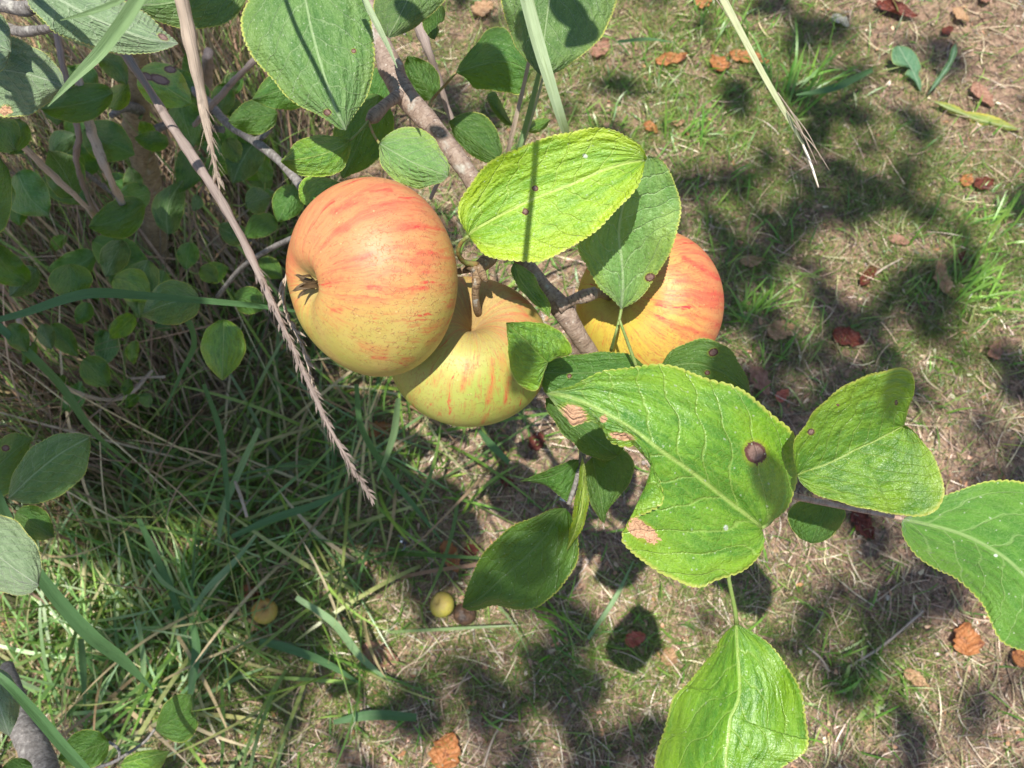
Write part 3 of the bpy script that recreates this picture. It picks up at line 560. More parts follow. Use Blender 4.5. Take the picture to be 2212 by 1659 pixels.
L_(B, YOUNG, [(1646, 1140), (1628, 1124), (1578, 1086), (1508, 1030), (1475, 1006), (1437, 980), (1370, 930), (1304, 890), (1237, 860), (1204, 852), (1178, 848)],
   [(1650, 1166), (1645, 1186), (1628, 1213), (1608, 1233), (1585, 1245), (1542, 1256), (1518, 1266), (1492, 1264), (1454, 1251), (1424, 1240), (1390, 1213), (1364, 1189), (1345, 1166), (1347, 1146), (1357, 1131), (1372, 1122), (1396, 1111), (1428, 1088), (1429, 1060), (1420, 1030), (1404, 1003), (1387, 983), (1375, 967), (1340, 962), (1317, 950), (1304, 930), (1284, 914), (1257, 917), (1236, 922), (1227, 906), (1210, 886), (1197, 868)],
   [(1675, 1119), (1702, 1093), (1714, 1068), (1724, 1040), (1727, 1010), (1725, 980), (1717, 946), (1702, 923), (1675, 898), (1642, 870), (1608, 847), (1575, 831), (1542, 820), (1508, 808), (1474, 797), (1437, 790), (1404, 788), (1370, 790), (1337, 795), (1304, 802), (1267, 820), (1237, 833), (1204, 839)],
   .345, .300, .006, .018, -.020, .0022, spots=[(1632, 978, 22, 25, -30, 0), (1240, 897, 27, 19, 30, 1), (1346, 943, 24, 8, 10, 1), (1388, 1148, 34, 17, 35, 1), (1568, 1140, 6, 7, 0, 2), (1304, 905, 7, 7, 0, 1)], seed=3, teeth=1.15,
   label='largest glossy leaf, bitten into at one side, with a brown gall and dry tan patches', pet=([(1646, 1140, .345), (1662, 1128, .35), (1680, 1100, .36), (1704, 1070, .37)], [4.5, 5, 5, 6]))
L_(B, YOUNG, [(1722, 1026), (1740, 1018), (1792, 1000), (1858, 966), (1880, 957), (1908, 943), (1954, 919)],
   [(1714, 990), (1718, 948), (1742, 914), (1758, 890), (1785, 863), (1815, 839), (1858, 816), (1902, 803), (1942, 794), (1966, 803), (1976, 822), (1975, 846), (1963, 880), (1958, 906)],
   [(1732, 1046), (1758, 1066), (1808, 1083), (1875, 1100), (1930, 1110), (1980, 1116), (2022, 1103), (2037, 1080), (2038, 1043), (2028, 1010), (2008, 973), (1980, 938), (1960, 922)],
   .330, .330, -.026, -.010, -.002, .002, spots=[(1752, 933, 8, 7, 0, 0), (1936, 870, 4, 6, 0, 0), (1810, 875, 3, 3, 0, 0)], seed=4, k=1.2, label='folded lime leaf beside the bitten one, half in its shade')
L_(B, MID, [(1946, 1121), (2008, 1134), (2075, 1153), (2142, 1186), (2192, 1223), (2250, 1290), (2300, 1420)],
   [(1948, 1152), (1962, 1176), (1988, 1206), (2025, 1233), (2062, 1249), (2095, 1273), (2122, 1306), (2142, 1353), (2162, 1383), (2192, 1399), (2240, 1412), (2280, 1425)],
   [(1990, 1098), (2042, 1071), (2075, 1056), (2108, 1045), (2142, 1040), (2212, 1041), (2290, 1070), (2350, 1150), (2370, 1270), (2350, 1380)],
   .372, .40, .010, .004, .004, .003, seed=5, spots=[(2151, 1200, 6, 4, 20, 2)], label='smooth mid-green leaf at the end of the pink shoot, cut off by the photo edge')
L_(B, DARK, [(1790, 1085), (1770, 1130), (1752, 1174)], [(1740, 1078), (1705, 1100), (1704, 1130), (1725, 1160)], [(1822, 1095), (1826, 1115), (1808, 1146), (1782, 1168)], .40, .39, seed=6)
L_(B, YOUNG, [(1590, 1346), (1593, 1406), (1598, 1489), (1592, 1520), (1578, 1552), (1573, 1599), (1568, 1640), (1572, 1700), (1582, 1760)],
   [(1568, 1363), (1552, 1386), (1548, 1403), (1528, 1426), (1502, 1453), (1482, 1479), (1457, 1506), (1440, 1553), (1430, 1589), (1420, 1626), (1414, 1662), (1425, 1700), (1470, 1740), (1530, 1765)],
   [(1618, 1359), (1642, 1376), (1668, 1399), (1692, 1426), (1712, 1456), (1727, 1489), (1738, 1529), (1745, 1573), (1745, 1606), (1735, 1626), (1690, 1660), (1650, 1690), (1620, 1730)],
   .400, .385, -.042, -.012, .004, .004, seed=7, k=1.2, label='two-tone leaf hanging lowest in the picture, its midrib a pale fold',
   pet=([(1591, 1348, .400), (1588, 1319, .398), (1580, 1280, .394), (1574, 1235, .39), (1600, 1160, .385), (1690, 1068, .375)], [5.5, 5, 4.5, 4.5, 4, 4], PET))
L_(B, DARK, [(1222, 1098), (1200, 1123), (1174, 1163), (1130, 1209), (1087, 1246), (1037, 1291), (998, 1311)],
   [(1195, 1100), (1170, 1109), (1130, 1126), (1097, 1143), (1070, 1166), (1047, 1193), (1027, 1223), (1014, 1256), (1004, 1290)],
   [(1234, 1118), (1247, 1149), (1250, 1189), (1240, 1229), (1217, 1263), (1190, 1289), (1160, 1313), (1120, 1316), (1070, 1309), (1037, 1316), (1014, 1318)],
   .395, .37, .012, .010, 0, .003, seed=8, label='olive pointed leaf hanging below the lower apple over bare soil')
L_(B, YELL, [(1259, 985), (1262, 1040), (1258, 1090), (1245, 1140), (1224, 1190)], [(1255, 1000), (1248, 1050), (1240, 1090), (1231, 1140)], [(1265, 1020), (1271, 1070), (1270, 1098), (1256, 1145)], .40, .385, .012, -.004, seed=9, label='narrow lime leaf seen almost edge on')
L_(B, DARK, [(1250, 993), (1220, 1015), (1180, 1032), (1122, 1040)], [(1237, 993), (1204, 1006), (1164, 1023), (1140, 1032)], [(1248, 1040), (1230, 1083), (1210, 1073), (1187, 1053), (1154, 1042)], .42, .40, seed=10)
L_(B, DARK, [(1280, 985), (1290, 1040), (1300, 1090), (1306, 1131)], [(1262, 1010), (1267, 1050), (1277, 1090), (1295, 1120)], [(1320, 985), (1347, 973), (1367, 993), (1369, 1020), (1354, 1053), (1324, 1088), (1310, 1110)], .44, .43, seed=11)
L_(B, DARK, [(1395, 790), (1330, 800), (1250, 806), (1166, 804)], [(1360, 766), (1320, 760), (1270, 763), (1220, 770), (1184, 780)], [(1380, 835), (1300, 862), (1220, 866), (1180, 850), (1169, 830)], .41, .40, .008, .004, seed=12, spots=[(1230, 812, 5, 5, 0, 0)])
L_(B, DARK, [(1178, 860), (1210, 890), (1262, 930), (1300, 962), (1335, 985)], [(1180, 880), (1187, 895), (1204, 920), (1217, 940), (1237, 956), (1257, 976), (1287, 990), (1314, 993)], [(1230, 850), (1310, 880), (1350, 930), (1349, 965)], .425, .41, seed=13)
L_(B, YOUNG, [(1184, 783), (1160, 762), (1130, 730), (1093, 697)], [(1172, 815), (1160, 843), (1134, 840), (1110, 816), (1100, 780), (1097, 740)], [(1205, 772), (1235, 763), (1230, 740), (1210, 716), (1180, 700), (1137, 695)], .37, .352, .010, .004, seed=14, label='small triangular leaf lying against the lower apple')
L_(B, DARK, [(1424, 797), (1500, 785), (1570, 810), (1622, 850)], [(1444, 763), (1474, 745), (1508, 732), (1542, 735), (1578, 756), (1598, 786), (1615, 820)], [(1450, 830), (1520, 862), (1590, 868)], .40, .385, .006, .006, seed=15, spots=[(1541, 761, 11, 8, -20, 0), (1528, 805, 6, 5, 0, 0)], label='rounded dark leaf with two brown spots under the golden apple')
L_(B, YOUNG, [(1110, 566), (1124, 604), (1152, 640), (1186, 685)], [(1104, 585), (1118, 618), (1142, 645), (1170, 672)], [(1150, 590), (1164, 615), (1176, 635), (1190, 660)], .405, .40, -.003, .004, seed=16)
L_(B, MAT, [(640, -70), (660, 0), (670, 50), (687, 117), (707, 183), (727, 240), (748, 281)],
   [(590, -50), (545, -20), (531, 10), (522, 40), (523, 70), (529, 95), (543, 120), (563, 142), (587, 170), (610, 200), (643, 225), (673, 242), (707, 261), (733, 277)],
   [(730, -60), (785, -20), (801, 25), (804, 60), (808, 110), (809, 143), (804, 173), (790, 210), (772, 240), (757, 265)],
   .36, .345, .006, .010, -.006, .0015, seed=17, spots=[(707, 243, 8, 7, 0, 0), (764, 110, 5, 5, 0, 0)], label='large upright deep green leaf directly above the peach apple')
L_(B, MAT, [(905, -70), (880, 0), (858, 45), (838, 82)], [(840, -50), (808, 0), (812, 40), (824, 66)], [(965, -40), (962, 0), (926, 36), (886, 66), (860, 77)], .38, .37, .005, .008, seed=18)
L_(B, DARK, [(930, 0), (944, 40), (939, 86)], [(916, 20), (912, 50), (925, 78)], [(955, 10), (962, 30), (958, 45), (946, 52), (948, 68)], .42, .42, seed=19)
L_(B, MAT, [(1200, -90), (1187, 0), (1180, 50), (1174, 100), (1170, 163)], [(1120, -70), (1078, -20), (1087, 20), (1097, 60), (1114, 100), (1137, 130), (1160, 155)],
   [(1290, -70), (1334, -20), (1327, 20), (1317, 47), (1304, 73), (1284, 97), (1267, 113), (1237, 133), (1217, 150), (1190, 162)], .36, .35, .014, .006, 0, .003, seed=20, label='big leaf at the top edge crossed by a pale grass blade')
L_(B, DARK, [(985, 157), (1030, 142), (1070, 133), (1110, 137), (1146, 158)], [(1000, 127), (1024, 100), (1050, 67), (1070, 57), (1090, 60), (1106, 80), (1122, 108), (1138, 130)],
   [(1004, 167), (1024, 190), (1044, 193), (1070, 197), (1097, 200), (1120, 205), (1138, 180)], .46, .45, .006, .006, seed=21, label='bluish leaf in shade beside the top leaf', pet=([(985, 157, .46), (960, 185, .465), (930, 220, .47), (925, 240, .44)], [3, 3, 3, 3], PETR))
L_(B, YOUNG, [(757, 302), (735, 318), (700, 332), (660, 342), (606, 348)], [(737, 297), (700, 291), (660, 297), (633, 313), (620, 333)], [(757, 322), (745, 360), (720, 378), (700, 381), (655, 380), (627, 367)], .385, .375, .006, .003, seed=22, label='small pointed leaf just above the peach apple, lit from one side', pet=([(757, 302, .385), (775, 285, .39), (795, 262, .40)], [2.5, 2.5, 3]))
L_(B, FRESH, [(819, 309), (850, 328), (890, 350), (930, 366), (968, 382)], [(837, 290), (864, 277), (884, 273), (917, 282), (937, 297), (950, 320), (964, 340), (971, 365)], [(819, 327), (820, 347), (830, 367), (847, 385), (877, 400), (904, 408), (924, 403), (952, 394)], .375, .365, .007, .004, seed=23, label='small rounded downy leaf touching the top of the peach apple', pet=([(819, 309, .375), (808, 292, .385), (797, 265, .40)], [3, 3, 3], PETR))
L_(B, YOUNG, [(738, 395), (700, 408), (668, 448)], [(710, 385), (680, 378), (655, 387), (645, 407), (650, 435)], [(730, 420), (700, 445), (682, 455)], .40, .405, seed=24)
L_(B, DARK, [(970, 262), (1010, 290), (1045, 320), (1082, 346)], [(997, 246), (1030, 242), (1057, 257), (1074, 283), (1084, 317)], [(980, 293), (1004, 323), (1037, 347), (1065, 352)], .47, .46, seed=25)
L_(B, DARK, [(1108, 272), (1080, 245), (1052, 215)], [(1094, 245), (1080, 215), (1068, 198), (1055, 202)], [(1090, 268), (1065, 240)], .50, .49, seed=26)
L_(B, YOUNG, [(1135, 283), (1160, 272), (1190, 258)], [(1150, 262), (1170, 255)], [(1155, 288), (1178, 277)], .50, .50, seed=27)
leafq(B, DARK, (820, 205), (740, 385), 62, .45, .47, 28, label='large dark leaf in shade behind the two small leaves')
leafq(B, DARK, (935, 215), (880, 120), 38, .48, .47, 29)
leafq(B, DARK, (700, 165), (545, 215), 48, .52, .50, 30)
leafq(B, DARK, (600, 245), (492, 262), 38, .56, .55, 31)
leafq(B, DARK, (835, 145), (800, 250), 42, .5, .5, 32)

# ------------------------------------------------------------------ branch with downy leaves at the top left
T = empty('apple_branch', P(-60, 60, .42), 'dark twig at the top left corner with large downy leaves striped by blade shadows', 'branch', 'apple branches')
tube('bough', [(-120, 20, .44), (0, 12, .43), (60, 18, .425), (100, -10, .42), (160, -60, .41)], [14, 14, 15, 12, 10], GREYB, T, 50, 12, .06)
tube('twig', [(-40, 10, .44), (10, 55, .44), (45, 68, .43), (110, 60, .41), (160, 40, .38)], [12, 10, 11, 9, 8], GREYB, T, 40, 12, .06)
L_(T, PALE, [(40, -60), (90, -20), (140, 5), (190, 33), (250, 60), (320, 84), (385, 94)],
   [(50, -30), (60, 0), (67, 17), (80, 32), (97, 50), (113, 67), (143, 80), (187, 97), (233, 110), (283, 117), (327, 115), (360, 104)],
   [(120, -70), (200, -40), (260, -5), (293, 17), (320, 33), (352, 62), (372, 80)], .315, .32, .004, .012, 0, .003, seed=40, spots=[(352, 80, 12, 6, 30, 0)], label='largest downy grey-green leaf at the top left, striped with blade shadows')
L_(T, MAT, [(545, -60), (450, -20), (370, 5), (296, 12)], [(525, 15), (500, 42), (467, 57), (427, 63), (393, 62), (350, 50), (317, 30)], [(480, -80), (400, -70), (340, -30)], .37, .36, .006, .006, seed=41)
L_(T, PALE, [(-60, 145), (0, 150), (50, 158), (100, 172), (141, 190)], [(-40, 225), (0, 250), (27, 253), (67, 247), (97, 228), (127, 205)], [(-30, 100), (20, 78), (67, 98), (100, 117), (130, 152)], .33, .32, .008, .006, 0, .003, seed=42, spots=[(13, 238, 12, 10, 0, 1)], label='downy leaf with a pink spot at the left edge below the top leaf')
L_(T, PALE, [(-80, 60), (-20, 85), (24, 112)], [(-60, 130), (-20, 158), (8, 150)], [(-30, 20), (0, 30), (16, 48), (24, 80)], .315, .31, seed=43)
L_(T, DARK, [(-60, 400), (-20, 370), (0, 340)], [(-50, 480), (0, 503), (20, 470), (26, 410), (20, 370)], [(-60, 350), (-20, 350)], .40, .38, seed=44)
L_(T, DARK, [(-30, 250), (10, 280), (35, 325)], [(-20, 320), (10, 330)], [(10, 256), (35, 262), (44, 295)], .42, .41, seed=45)
# ------------------------------------------------------------------ young tree with its shaded low leaves
TR = empty('apple_tree', P(345, 620, 1.1), 'slender young trunk with wrinkled tan bark standing among dry stalks and small dark leaves', 'tree')
tb = G(350, 640)
X = spline([(*tb,), tuple(P(335, 520, 1.08)), tuple(P(322, 400, .98)), tuple(P(300, 300, .90)), tuple(P(292, 215, .84)), tuple(P(285, 120, .78)), tuple(P(270, 20, .70))], 90)
tube3('trunk', X, np.interp(np.linspace(0, 1, 90), [0, .3, .6, 1], [.019, .0165, .015, .013]), TRUNKB, TR, 20, .06)
tube('branch', [(300, 235, .84), (268, 232, .80), (240, 250, .78)], [14, 10, 6], GREYB, TR, 20, 10, .06)
tube('branch', [(320, 290, .88), (360, 270, .85), (420, 272, .82), (480, 280, .80)], [11, 8, 7, 8], GREYB, TR, 40, 10, .05)
tube('branch', [(400, 180, .72), (450, 222, .68), (490, 265, .64), (550, 305, .60), (600, 345, .57), (645, 395, .55), (690, 460, .54)], [9, 10, 9, 10, 9, 10, 9], GREYB, TR, 70, 12, .07)
tube('branch', [(550, 305, .60), (575, 290, .59), (592, 268, .58)], [8, 5, 3], GREYB, TR, 20, 8, .08)
tube('branch', [(470, 640, .85), (520, 580, .75), (570, 545, .68), (640, 510, .62)], [5, 5, 6, 6], GREYB, TR, 40, 8, .06)
tube('branch', [(150, 350, .8), (220, 400, .85), (300, 460, .9)], [6, 5, 4], GREYB, TR, 30, 8, .06)
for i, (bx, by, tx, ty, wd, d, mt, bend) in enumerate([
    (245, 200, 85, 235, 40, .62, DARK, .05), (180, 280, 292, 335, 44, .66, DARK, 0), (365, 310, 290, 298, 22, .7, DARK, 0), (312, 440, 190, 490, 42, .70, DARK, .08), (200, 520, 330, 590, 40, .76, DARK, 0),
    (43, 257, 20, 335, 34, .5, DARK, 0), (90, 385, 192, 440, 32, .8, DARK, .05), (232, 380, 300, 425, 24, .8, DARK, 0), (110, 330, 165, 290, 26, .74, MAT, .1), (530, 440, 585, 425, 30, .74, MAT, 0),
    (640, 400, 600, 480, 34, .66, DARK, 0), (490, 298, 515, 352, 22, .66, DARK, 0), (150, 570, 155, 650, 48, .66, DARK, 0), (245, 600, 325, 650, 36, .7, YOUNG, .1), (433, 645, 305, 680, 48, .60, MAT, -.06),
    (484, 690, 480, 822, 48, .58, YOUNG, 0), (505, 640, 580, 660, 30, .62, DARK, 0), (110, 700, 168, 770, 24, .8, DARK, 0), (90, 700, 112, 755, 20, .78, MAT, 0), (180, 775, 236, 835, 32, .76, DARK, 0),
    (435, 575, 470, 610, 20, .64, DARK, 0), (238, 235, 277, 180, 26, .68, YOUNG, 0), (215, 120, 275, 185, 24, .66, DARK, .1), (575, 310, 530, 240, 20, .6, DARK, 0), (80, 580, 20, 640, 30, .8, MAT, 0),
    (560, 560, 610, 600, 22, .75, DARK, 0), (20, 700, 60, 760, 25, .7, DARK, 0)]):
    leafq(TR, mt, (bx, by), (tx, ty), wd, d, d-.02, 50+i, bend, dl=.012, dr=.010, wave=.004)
leafq(TR, YOUNG, (300, 152), (415, 225), 46, .60, .58, 90, .0, dl=.012, dr=.01, wave=.006, spots=[(345, 172, 24, 10, 20, 0), (368, 150, 14, 8, 10, 0), (318, 165, 14, 7, 30, 0)], label='yellow-green leaf with a large red-brown blotch near the trunk')
leafq(TR, DARK, (195, 655), (165, 700), 20, .77, .76, 91)
rs_ = random.Random(5)
for i in range(24):
    x = rs_.uniform(-30, 600); y = rs_.uniform(180, 620); a = rs_.uniform(0, 6.28); l_ = rs_.uniform(75, 125); d = rs_.uniform(.66, .95)
    leafq(TR, rs_.choice([DARK, MID, MAT]), (x, y), (x+l_*math.cos(a), y+l_*math.sin(a)), l_*rs_.uniform(.28, .4), d, d-rs_.uniform(-.03, .06), 300+i, rs_.uniform(-.15, .15), dl=rs_.uniform(-.01, .024), dr=rs_.uniform(-.01, .02), wave=.006)
for i in range(44):
    x = rs_.uniform(-30, 640); y = rs_.uniform(150, 900) if x < 350 else rs_.uniform(180, 640); a = rs_.uniform(0, 6.28); l_ = rs_.uniform(34, 82); d = rs_.uniform(.78, .98)
    leafq(TR, rs_.choice([DARK, DARK, MAT, MID, YOUNG]), (x, y), (x+l_*math.cos(a), y+l_*math.sin(a)), l_*rs_.uniform(.26, .42), d, d-rs_.uniform(-.02, .05), 200+i, rs_.uniform(-.15, .15), dl=rs_.uniform(-.004, .016), dr=rs_.uniform(-.004, .014), wave=.005,
          pet=([(x, y, d), (x-14*math.cos(a), y-14*math.sin(a), d+.01), (x-26*math.cos(a+.3), y-26*math.sin(a+.3), d+.025)], [1.6, 1.6, 2]))
# ------------------------------------------------------------------ lower left branch
LB = empty('apple_branch', P(50, 1640, .62), 'thick grey branch end in the lower left corner with a few scattered leaves', 'branch', 'apple branches')
tube('bough', [(15, 1440, .70), (30, 1500, .67), (45, 1560, .65), (75, 1620, .63), (110, 1700, .60), (140, 1800, .57)], [14, 20, 26, 30, 30, 30], GREYB, LB, 70, 16, .05)
tube('twig', [(95, 1670, .6), (160, 1668, .6), (236, 1650, .6), (280, 1625, .6), (315, 1600, .6), (335, 1575, .6)], [6, 5, 4, 3.5, 3, 3], GREYB, LB, 50, 8, .06)
tube('twig', [(258, 1640, .6), (256, 1618, .6), (235, 1602, .6)], [3, 3, 3], GREYB, LB, 20, 8, .06)
L_(LB, MAT, [(18, 1078), (67, 1030), (130, 980), (194, 944)], [(20, 1050), (35, 1012), (67, 968), (117, 940), (167, 935)], [(55, 1088), (100, 1084), (143, 1062), (180, 1028), (194, 983)], .52, .50, .004, .008, seed=60, spots=[(42, 992, 5, 4, 0, 0)], label='dark leaf with pale light flecks at the left edge')
L_(LB, DARK, [(-20, 1020), (30, 975), (70, 945)], [(-10, 960), (30, 935)], [(0, 1070), (25, 1060), (50, 1010)], .54, .54, seed=61, spots=[(12, 968, 9, 7, 0, 0)])
L_(LB, PALE, [(-70, 1160), (0, 1205), (40, 1235), (84, 1264)], [(-50, 1260), (0, 1278), (33, 1286), (67, 1282)], [(-40, 1110), (0, 1112), (33, 1123), (60, 1153), (80, 1179), (89, 1206), (88, 1240)], .42, .41, .006, .008, seed=62, label='pale leaf cut by the left edge with a dark shadow line along its midrib')
leafq(LB, DARK, (35, 1105), (118, 1160), 36, .46, .45, 63)
leafq(LB, PALE, (-30, 1440), (20, 1590), 50, .5, .48, 64)
leafq(LB, DARK, (235, 1602), (125, 1640), 42, .55, .53, 65)
L_(LB, DARK, [(335, 1577), (365, 1560), (395, 1540), (414, 1500)], [(345, 1540), (360, 1515), (385, 1500)], [(375, 1602), (405, 1600), (428, 1565), (414, 1540), (415, 1520)], .55, .53, seed=66, label='dark leaf tipping over at the end of the lower left twig')
L_(LB, YOUNG, [(258, 1652), (300, 1640), (367, 1622)], [(280, 1632), (320, 1620)], [(290, 1690), (345, 1660)], .58, .56, seed=67)
leafq(LB, DARK, (70, 1655), (0, 1665), 22, .5, .5, 68)
# ------------------------------------------------------------------ near grass blades and dry seed heads
def grass(pts, wd, mat, label, roll=0.0, fold=.35, n=50, group='long grass blades in front of the branches'):
    return blade('grass_strand', pts, wd, mat, None, n, roll, fold, label, 'grass blade', group)
grass([(330, -60, .27), (298, 0, .275), (262, 55, .28), (215, 115, .285), (160, 170, .285), (103, 230, .285)], [12, 15, 15, 13, 8, 1], BLADE, 'stout blue-green blade pointing down across the large downy leaf', .3, .6)
grass([(300, -25, .285), (250, 5, .288), (190, 28, .29), (130, 44, .29)], [5, 6, 5, 1], BLADE, 'thin blade crossing the top of the large downy leaf', .4)
grass([(765, -60, .32), (788, 0, .32), (815, 55, .322), (840, 105, .325), (858, 147, .327)], [7, 8, 8, 5, 1], BLADEL, 'pale narrow blade tip over the top of the bough', .5)
grass([(1120, -60, .32), (1136, 0, .325), (1160, 90, .33), (1187, 180, .335), (1212, 260, .345), (1228, 310, .36), (1240, 370, .39)], [14, 15, 15, 13, 11, 9, 8], BLADEL, 'wide pale blade crossing the top leaf and passing behind the lime leaf', .2, .7)
grass([(1145, 120, .42), (1130, 190, .43), (1112, 265, .44), (1095, 340, .46), (1085, 420, .5)], [4, 4.5, 5, 5, 5], STALK, 'thin tan stem between the shaded leaf and the pale blade', .3)
grass([(1166, 150, .43), (1150, 215, .44), (1134, 275, .45), (1118, 330, .46), (1105, 400, .5)], [5, 6, 6, 6, 5], BLADE, 'grey-green stem beside the tan one above the lime leaf', .4, .6)
grass([(1176, 155, .44), (1160, 215, .45), (1142, 275, .46), (1128, 320, .47)], [3, 3, 3, 3], STRAWG, 'yellowish stem of the trio above the lime leaf', .2)
grass([(-60, 700, .50), (0, 690, .50), (55, 676, .50), (130, 650, .50), (200, 634, .50), (300, 638, .51), (420, 648, .52), (520, 657, .54), (640, 672, .57)], [6, 8, 10, 12, 12, 9, 7, 6, 3], BLADED, 'long flat blade running sideways to the peach apple', (.5, -.1), .3, 70)
grass([(-40, 990, .48), (10, 1106, .49), (60, 1206, .50), (130, 1300, .52), (200, 1375, .54), (265, 1425, .56), (330, 1490, .58)], [8, 10, 11, 14, 15, 12, 2], BLADED, 'long dark blade slanting down the lower left', (.6, .2), .4, 70)
grass([(-30, 1440, .40), (20, 1480, .40), (80, 1545, .41), (140, 1615, .42), (200, 1680, .43)], [7, 9, 11, 11, 9], BLADED, 'green blade over the lower left corner leaves', .5, .6)
grass([(-20, 690, .7), (60, 760, .7), (130, 830, .74), (200, 930, .8), (280, 1000, .9)], [8, 9, 9, 8, 4], BLADED, 'shaded blade running down from the left edge', .3)
def stem_with_head(pts, rad, mat, label, seeds, group='dry grass stalks with seed heads', n=120, hairs=0, size=1.0, colmat=None):
    r = empty('dry_stalk', P(*pts[0]), label, 'grass stalk', group)
    tube('stem', pts, rad, mat, r, n, 11, .2)
    if seeds:
        pr = spline(pts, 200); X = np.array([P(*p) for p in pr]); T = np.gradient(X, axis=0); T /= np.linalg.norm(T, axis=1)[:, None]
        vs, fs, lv = [], [], []
        a, b, cnt = seeds
        for i in range(cnt):
            u = a+(b-a)*(i+random.random()*.7)/cnt; j = min(199, int(u*199)); t = T[j]; th = random.random()*6.28
            if random.random() < .12: continue
            e = np.cross(t, FW); e /= np.linalg.norm(e); f = np.cross(e, t); o = e*math.cos(th)+f*math.sin(th)
            dirv = t*.93+o*random.uniform(.12, .55); dirv /= np.linalg.norm(dirv); ln = (.0026+.0048*random.random()**1.3)*size; wd = ln*(.13+.08*random.random()); sd = np.cross(dirv, o); sd /= np.linalg.norm(sd)
            p0 = X[j]+o*.0006; k0 = len(vs)
            for s, ww in ((0, .25), (.25, .9), (.55, 1), (.85, .55), (1.15, .06)):
                for aa in range(5):
                    an = aa*1.2566; vs.append(p0+dirv*ln*s+(o*math.cos(an)+sd*math.sin(an))*wd*ww); lv.append((s*2+i*.3, math.cos(an), 0))
            for q_ in range(4):
                for aa in range(5): fs.append([k0+q_*5+aa, k0+q_*5+(aa+1) % 5, k0+q_*5+5+(aa+1) % 5, k0+q_*5+5+aa])
        for i in range(hairs):
            u = a+(b-a)*random.random(); j = min(199, int(u*199)); t = T[j]; th = random.random()*6.28; e = np.cross(t, FW); e /= np.linalg.norm(e); f = np.cross(e, t)
            o = e*math.cos(th)+f*math.sin(th); dv = t*.8+o*.35; ln = .006+.008*random.random(); sd = np.cross(dv, FW); sd = sd/np.linalg.norm(sd)*.00013; k0 = len(vs)
            for s in (0, .5, 1): vs += [X[j]+dv*ln*s-sd*(1.1-s), X[j]+dv*ln*s+sd*(1.1-s)]; lv += [(s, -1, 0), (s, 1, 0)]
            fs += [[k0, k0+1, k0+3, k0+2], [k0+2, k0+3, k0+5, k0+4]]
        mesh('seed_head', vs, fs, colmat or mat, r, attrs={'lv': np.array(lv)})
    return r
stem_with_head([(370, -60, .27), (392, 0, .275), (405, 60, .28), (420, 130, .285), (433, 200, .29), (447, 270, .295), (458, 325, .30), (475, 410, .31)], [15, 16, 16, 14, 10, 8, 5, 1.2], STALK, 'thick bleached dry stalk hanging down from the top edge, its tip frayed', (.55, .95, 26), hairs=40, size=.7)
stem_with_head([(250, 70, .36), (270, 115, .36), (320, 190, .36), (370, 270, .36), (430, 360, .36), (490, 455, .36), (545, 560, .36), (590, 660, .36), (635, 755, .36), (680, 855, .36), (715, 930, .36), (755, 1000, .362), (806, 1082, .365)],
               [7, 9, 9, 10, 10, 10, 8, 6, 5, 4.5, 4, 3, 1.5], STALKD, 'long grey seed stalk slanting past the peach apple down to the soil', (.50, 1.0, 170), hairs=90, size=.72, n=160)
stem_with_head([(628, 560, .40), (612, 640, .395), (625, 690, .39), (655, 750, .385), (668, 800, .38), (678, 850, .375)], [3, 3, 3, 3, 2.5, 1.5], STALK, 'short pale seed spike beside the long grey one', (.1, 1, 40), size=.9)
stem_with_head([(885, 20, .50), (905, 55, .50), (925, 110, .50), (945, 165, .51), (965, 230, .52), (985, 300, .53), (930, 430, .56)], [9, 11, 10, 8, 6, 4, 4], STALKD, 'purplish dead stem behind the bough at the top', None)
stem_with_head([(560, 120, .60), (510, 170, .62), (460, 225, .64), (420, 270, .7)], [7, 7, 6, 5], STALKD, 'brown dead stem slanting across the stalks by the trunk', None)
stem_with_head([(165, 160, .62), (200, 290, .64), (235, 380, .66), (265, 440, .70)], [9, 10, 8, 7], STALK, 'tan stalk leaning in front of the trunk', None)
stem_with_head([(120, 60, .6), (150, 210, .62), (170, 290, .64), (165, 350, .68), (210, 470, .8), (265, 560, .95)], [8, 7, 7, 6, 5, 4], STALKD, 'dark crooked stem left of the trunk', None)
stem_with_head([(45, 310, .6), (110, 375, .64), (180, 440, .68), (215, 480, .72)], [8, 7, 6, 6], STALK, 'pinkish stalk slanting towards the middle left leaf', None)
stem_with_head([(450, 115, .7), (445, 200, .76), (440, 300, .85)], [12, 10, 8], STALKD, 'broad dead stem standing behind the bleached stalk', None)
stem_with_head([(40, 690, .8), (90, 790, .85), (170, 850, .9), (265, 860, .98), (330, 800, 1.0)], [5, 5, 5, 4, 4], STALK, 'bent tan stem low in the left undergrowth', None)
# the green straw at the right with its frayed bleached tip
r = empty('grass_culm', P(1560, 0, .33), 'pale green straw with a frayed white tip over the turf at the right', 'grass stalk')
blade('culm', [(1530, -60, .325), (1560, 0, .33), (1600, 75, .335), (1640, 150, .34), (1680, 220, .345), (1715, 280, .35), (1736, 315, .353)], [10, 10.5, 9, 8.5, 7.5, 5, 3], STRAWG, r, 60, .3, .8)
tube('tip', [(1734, 312, .353), (1748, 345, .355), (1760, 380, .357), (1768, 405, .36)], [3.2, 3, 2.6, 1.8], TIP, r, 20, 6)
for k, (a, b) in enumerate([((1690, 215), (1752, 330)), ((1700, 240), (1765, 355)), ((1715, 270), (1792, 368)), ((1680, 200), (1735, 300)), ((1705, 235), (1775, 345)), ((1535, -20), (1575, 40)), ((1540, -40), (1562, 12))]):
    mx, my = (a[0]+b[0])/2+(4 if k < 5 else -3), (a[1]+b[1])/2-4
    tube('awn', [(*a, .346), (mx, my, .345), (*b, .35)], [1.3, 1.1, .5], STALK, r, 12, 5)
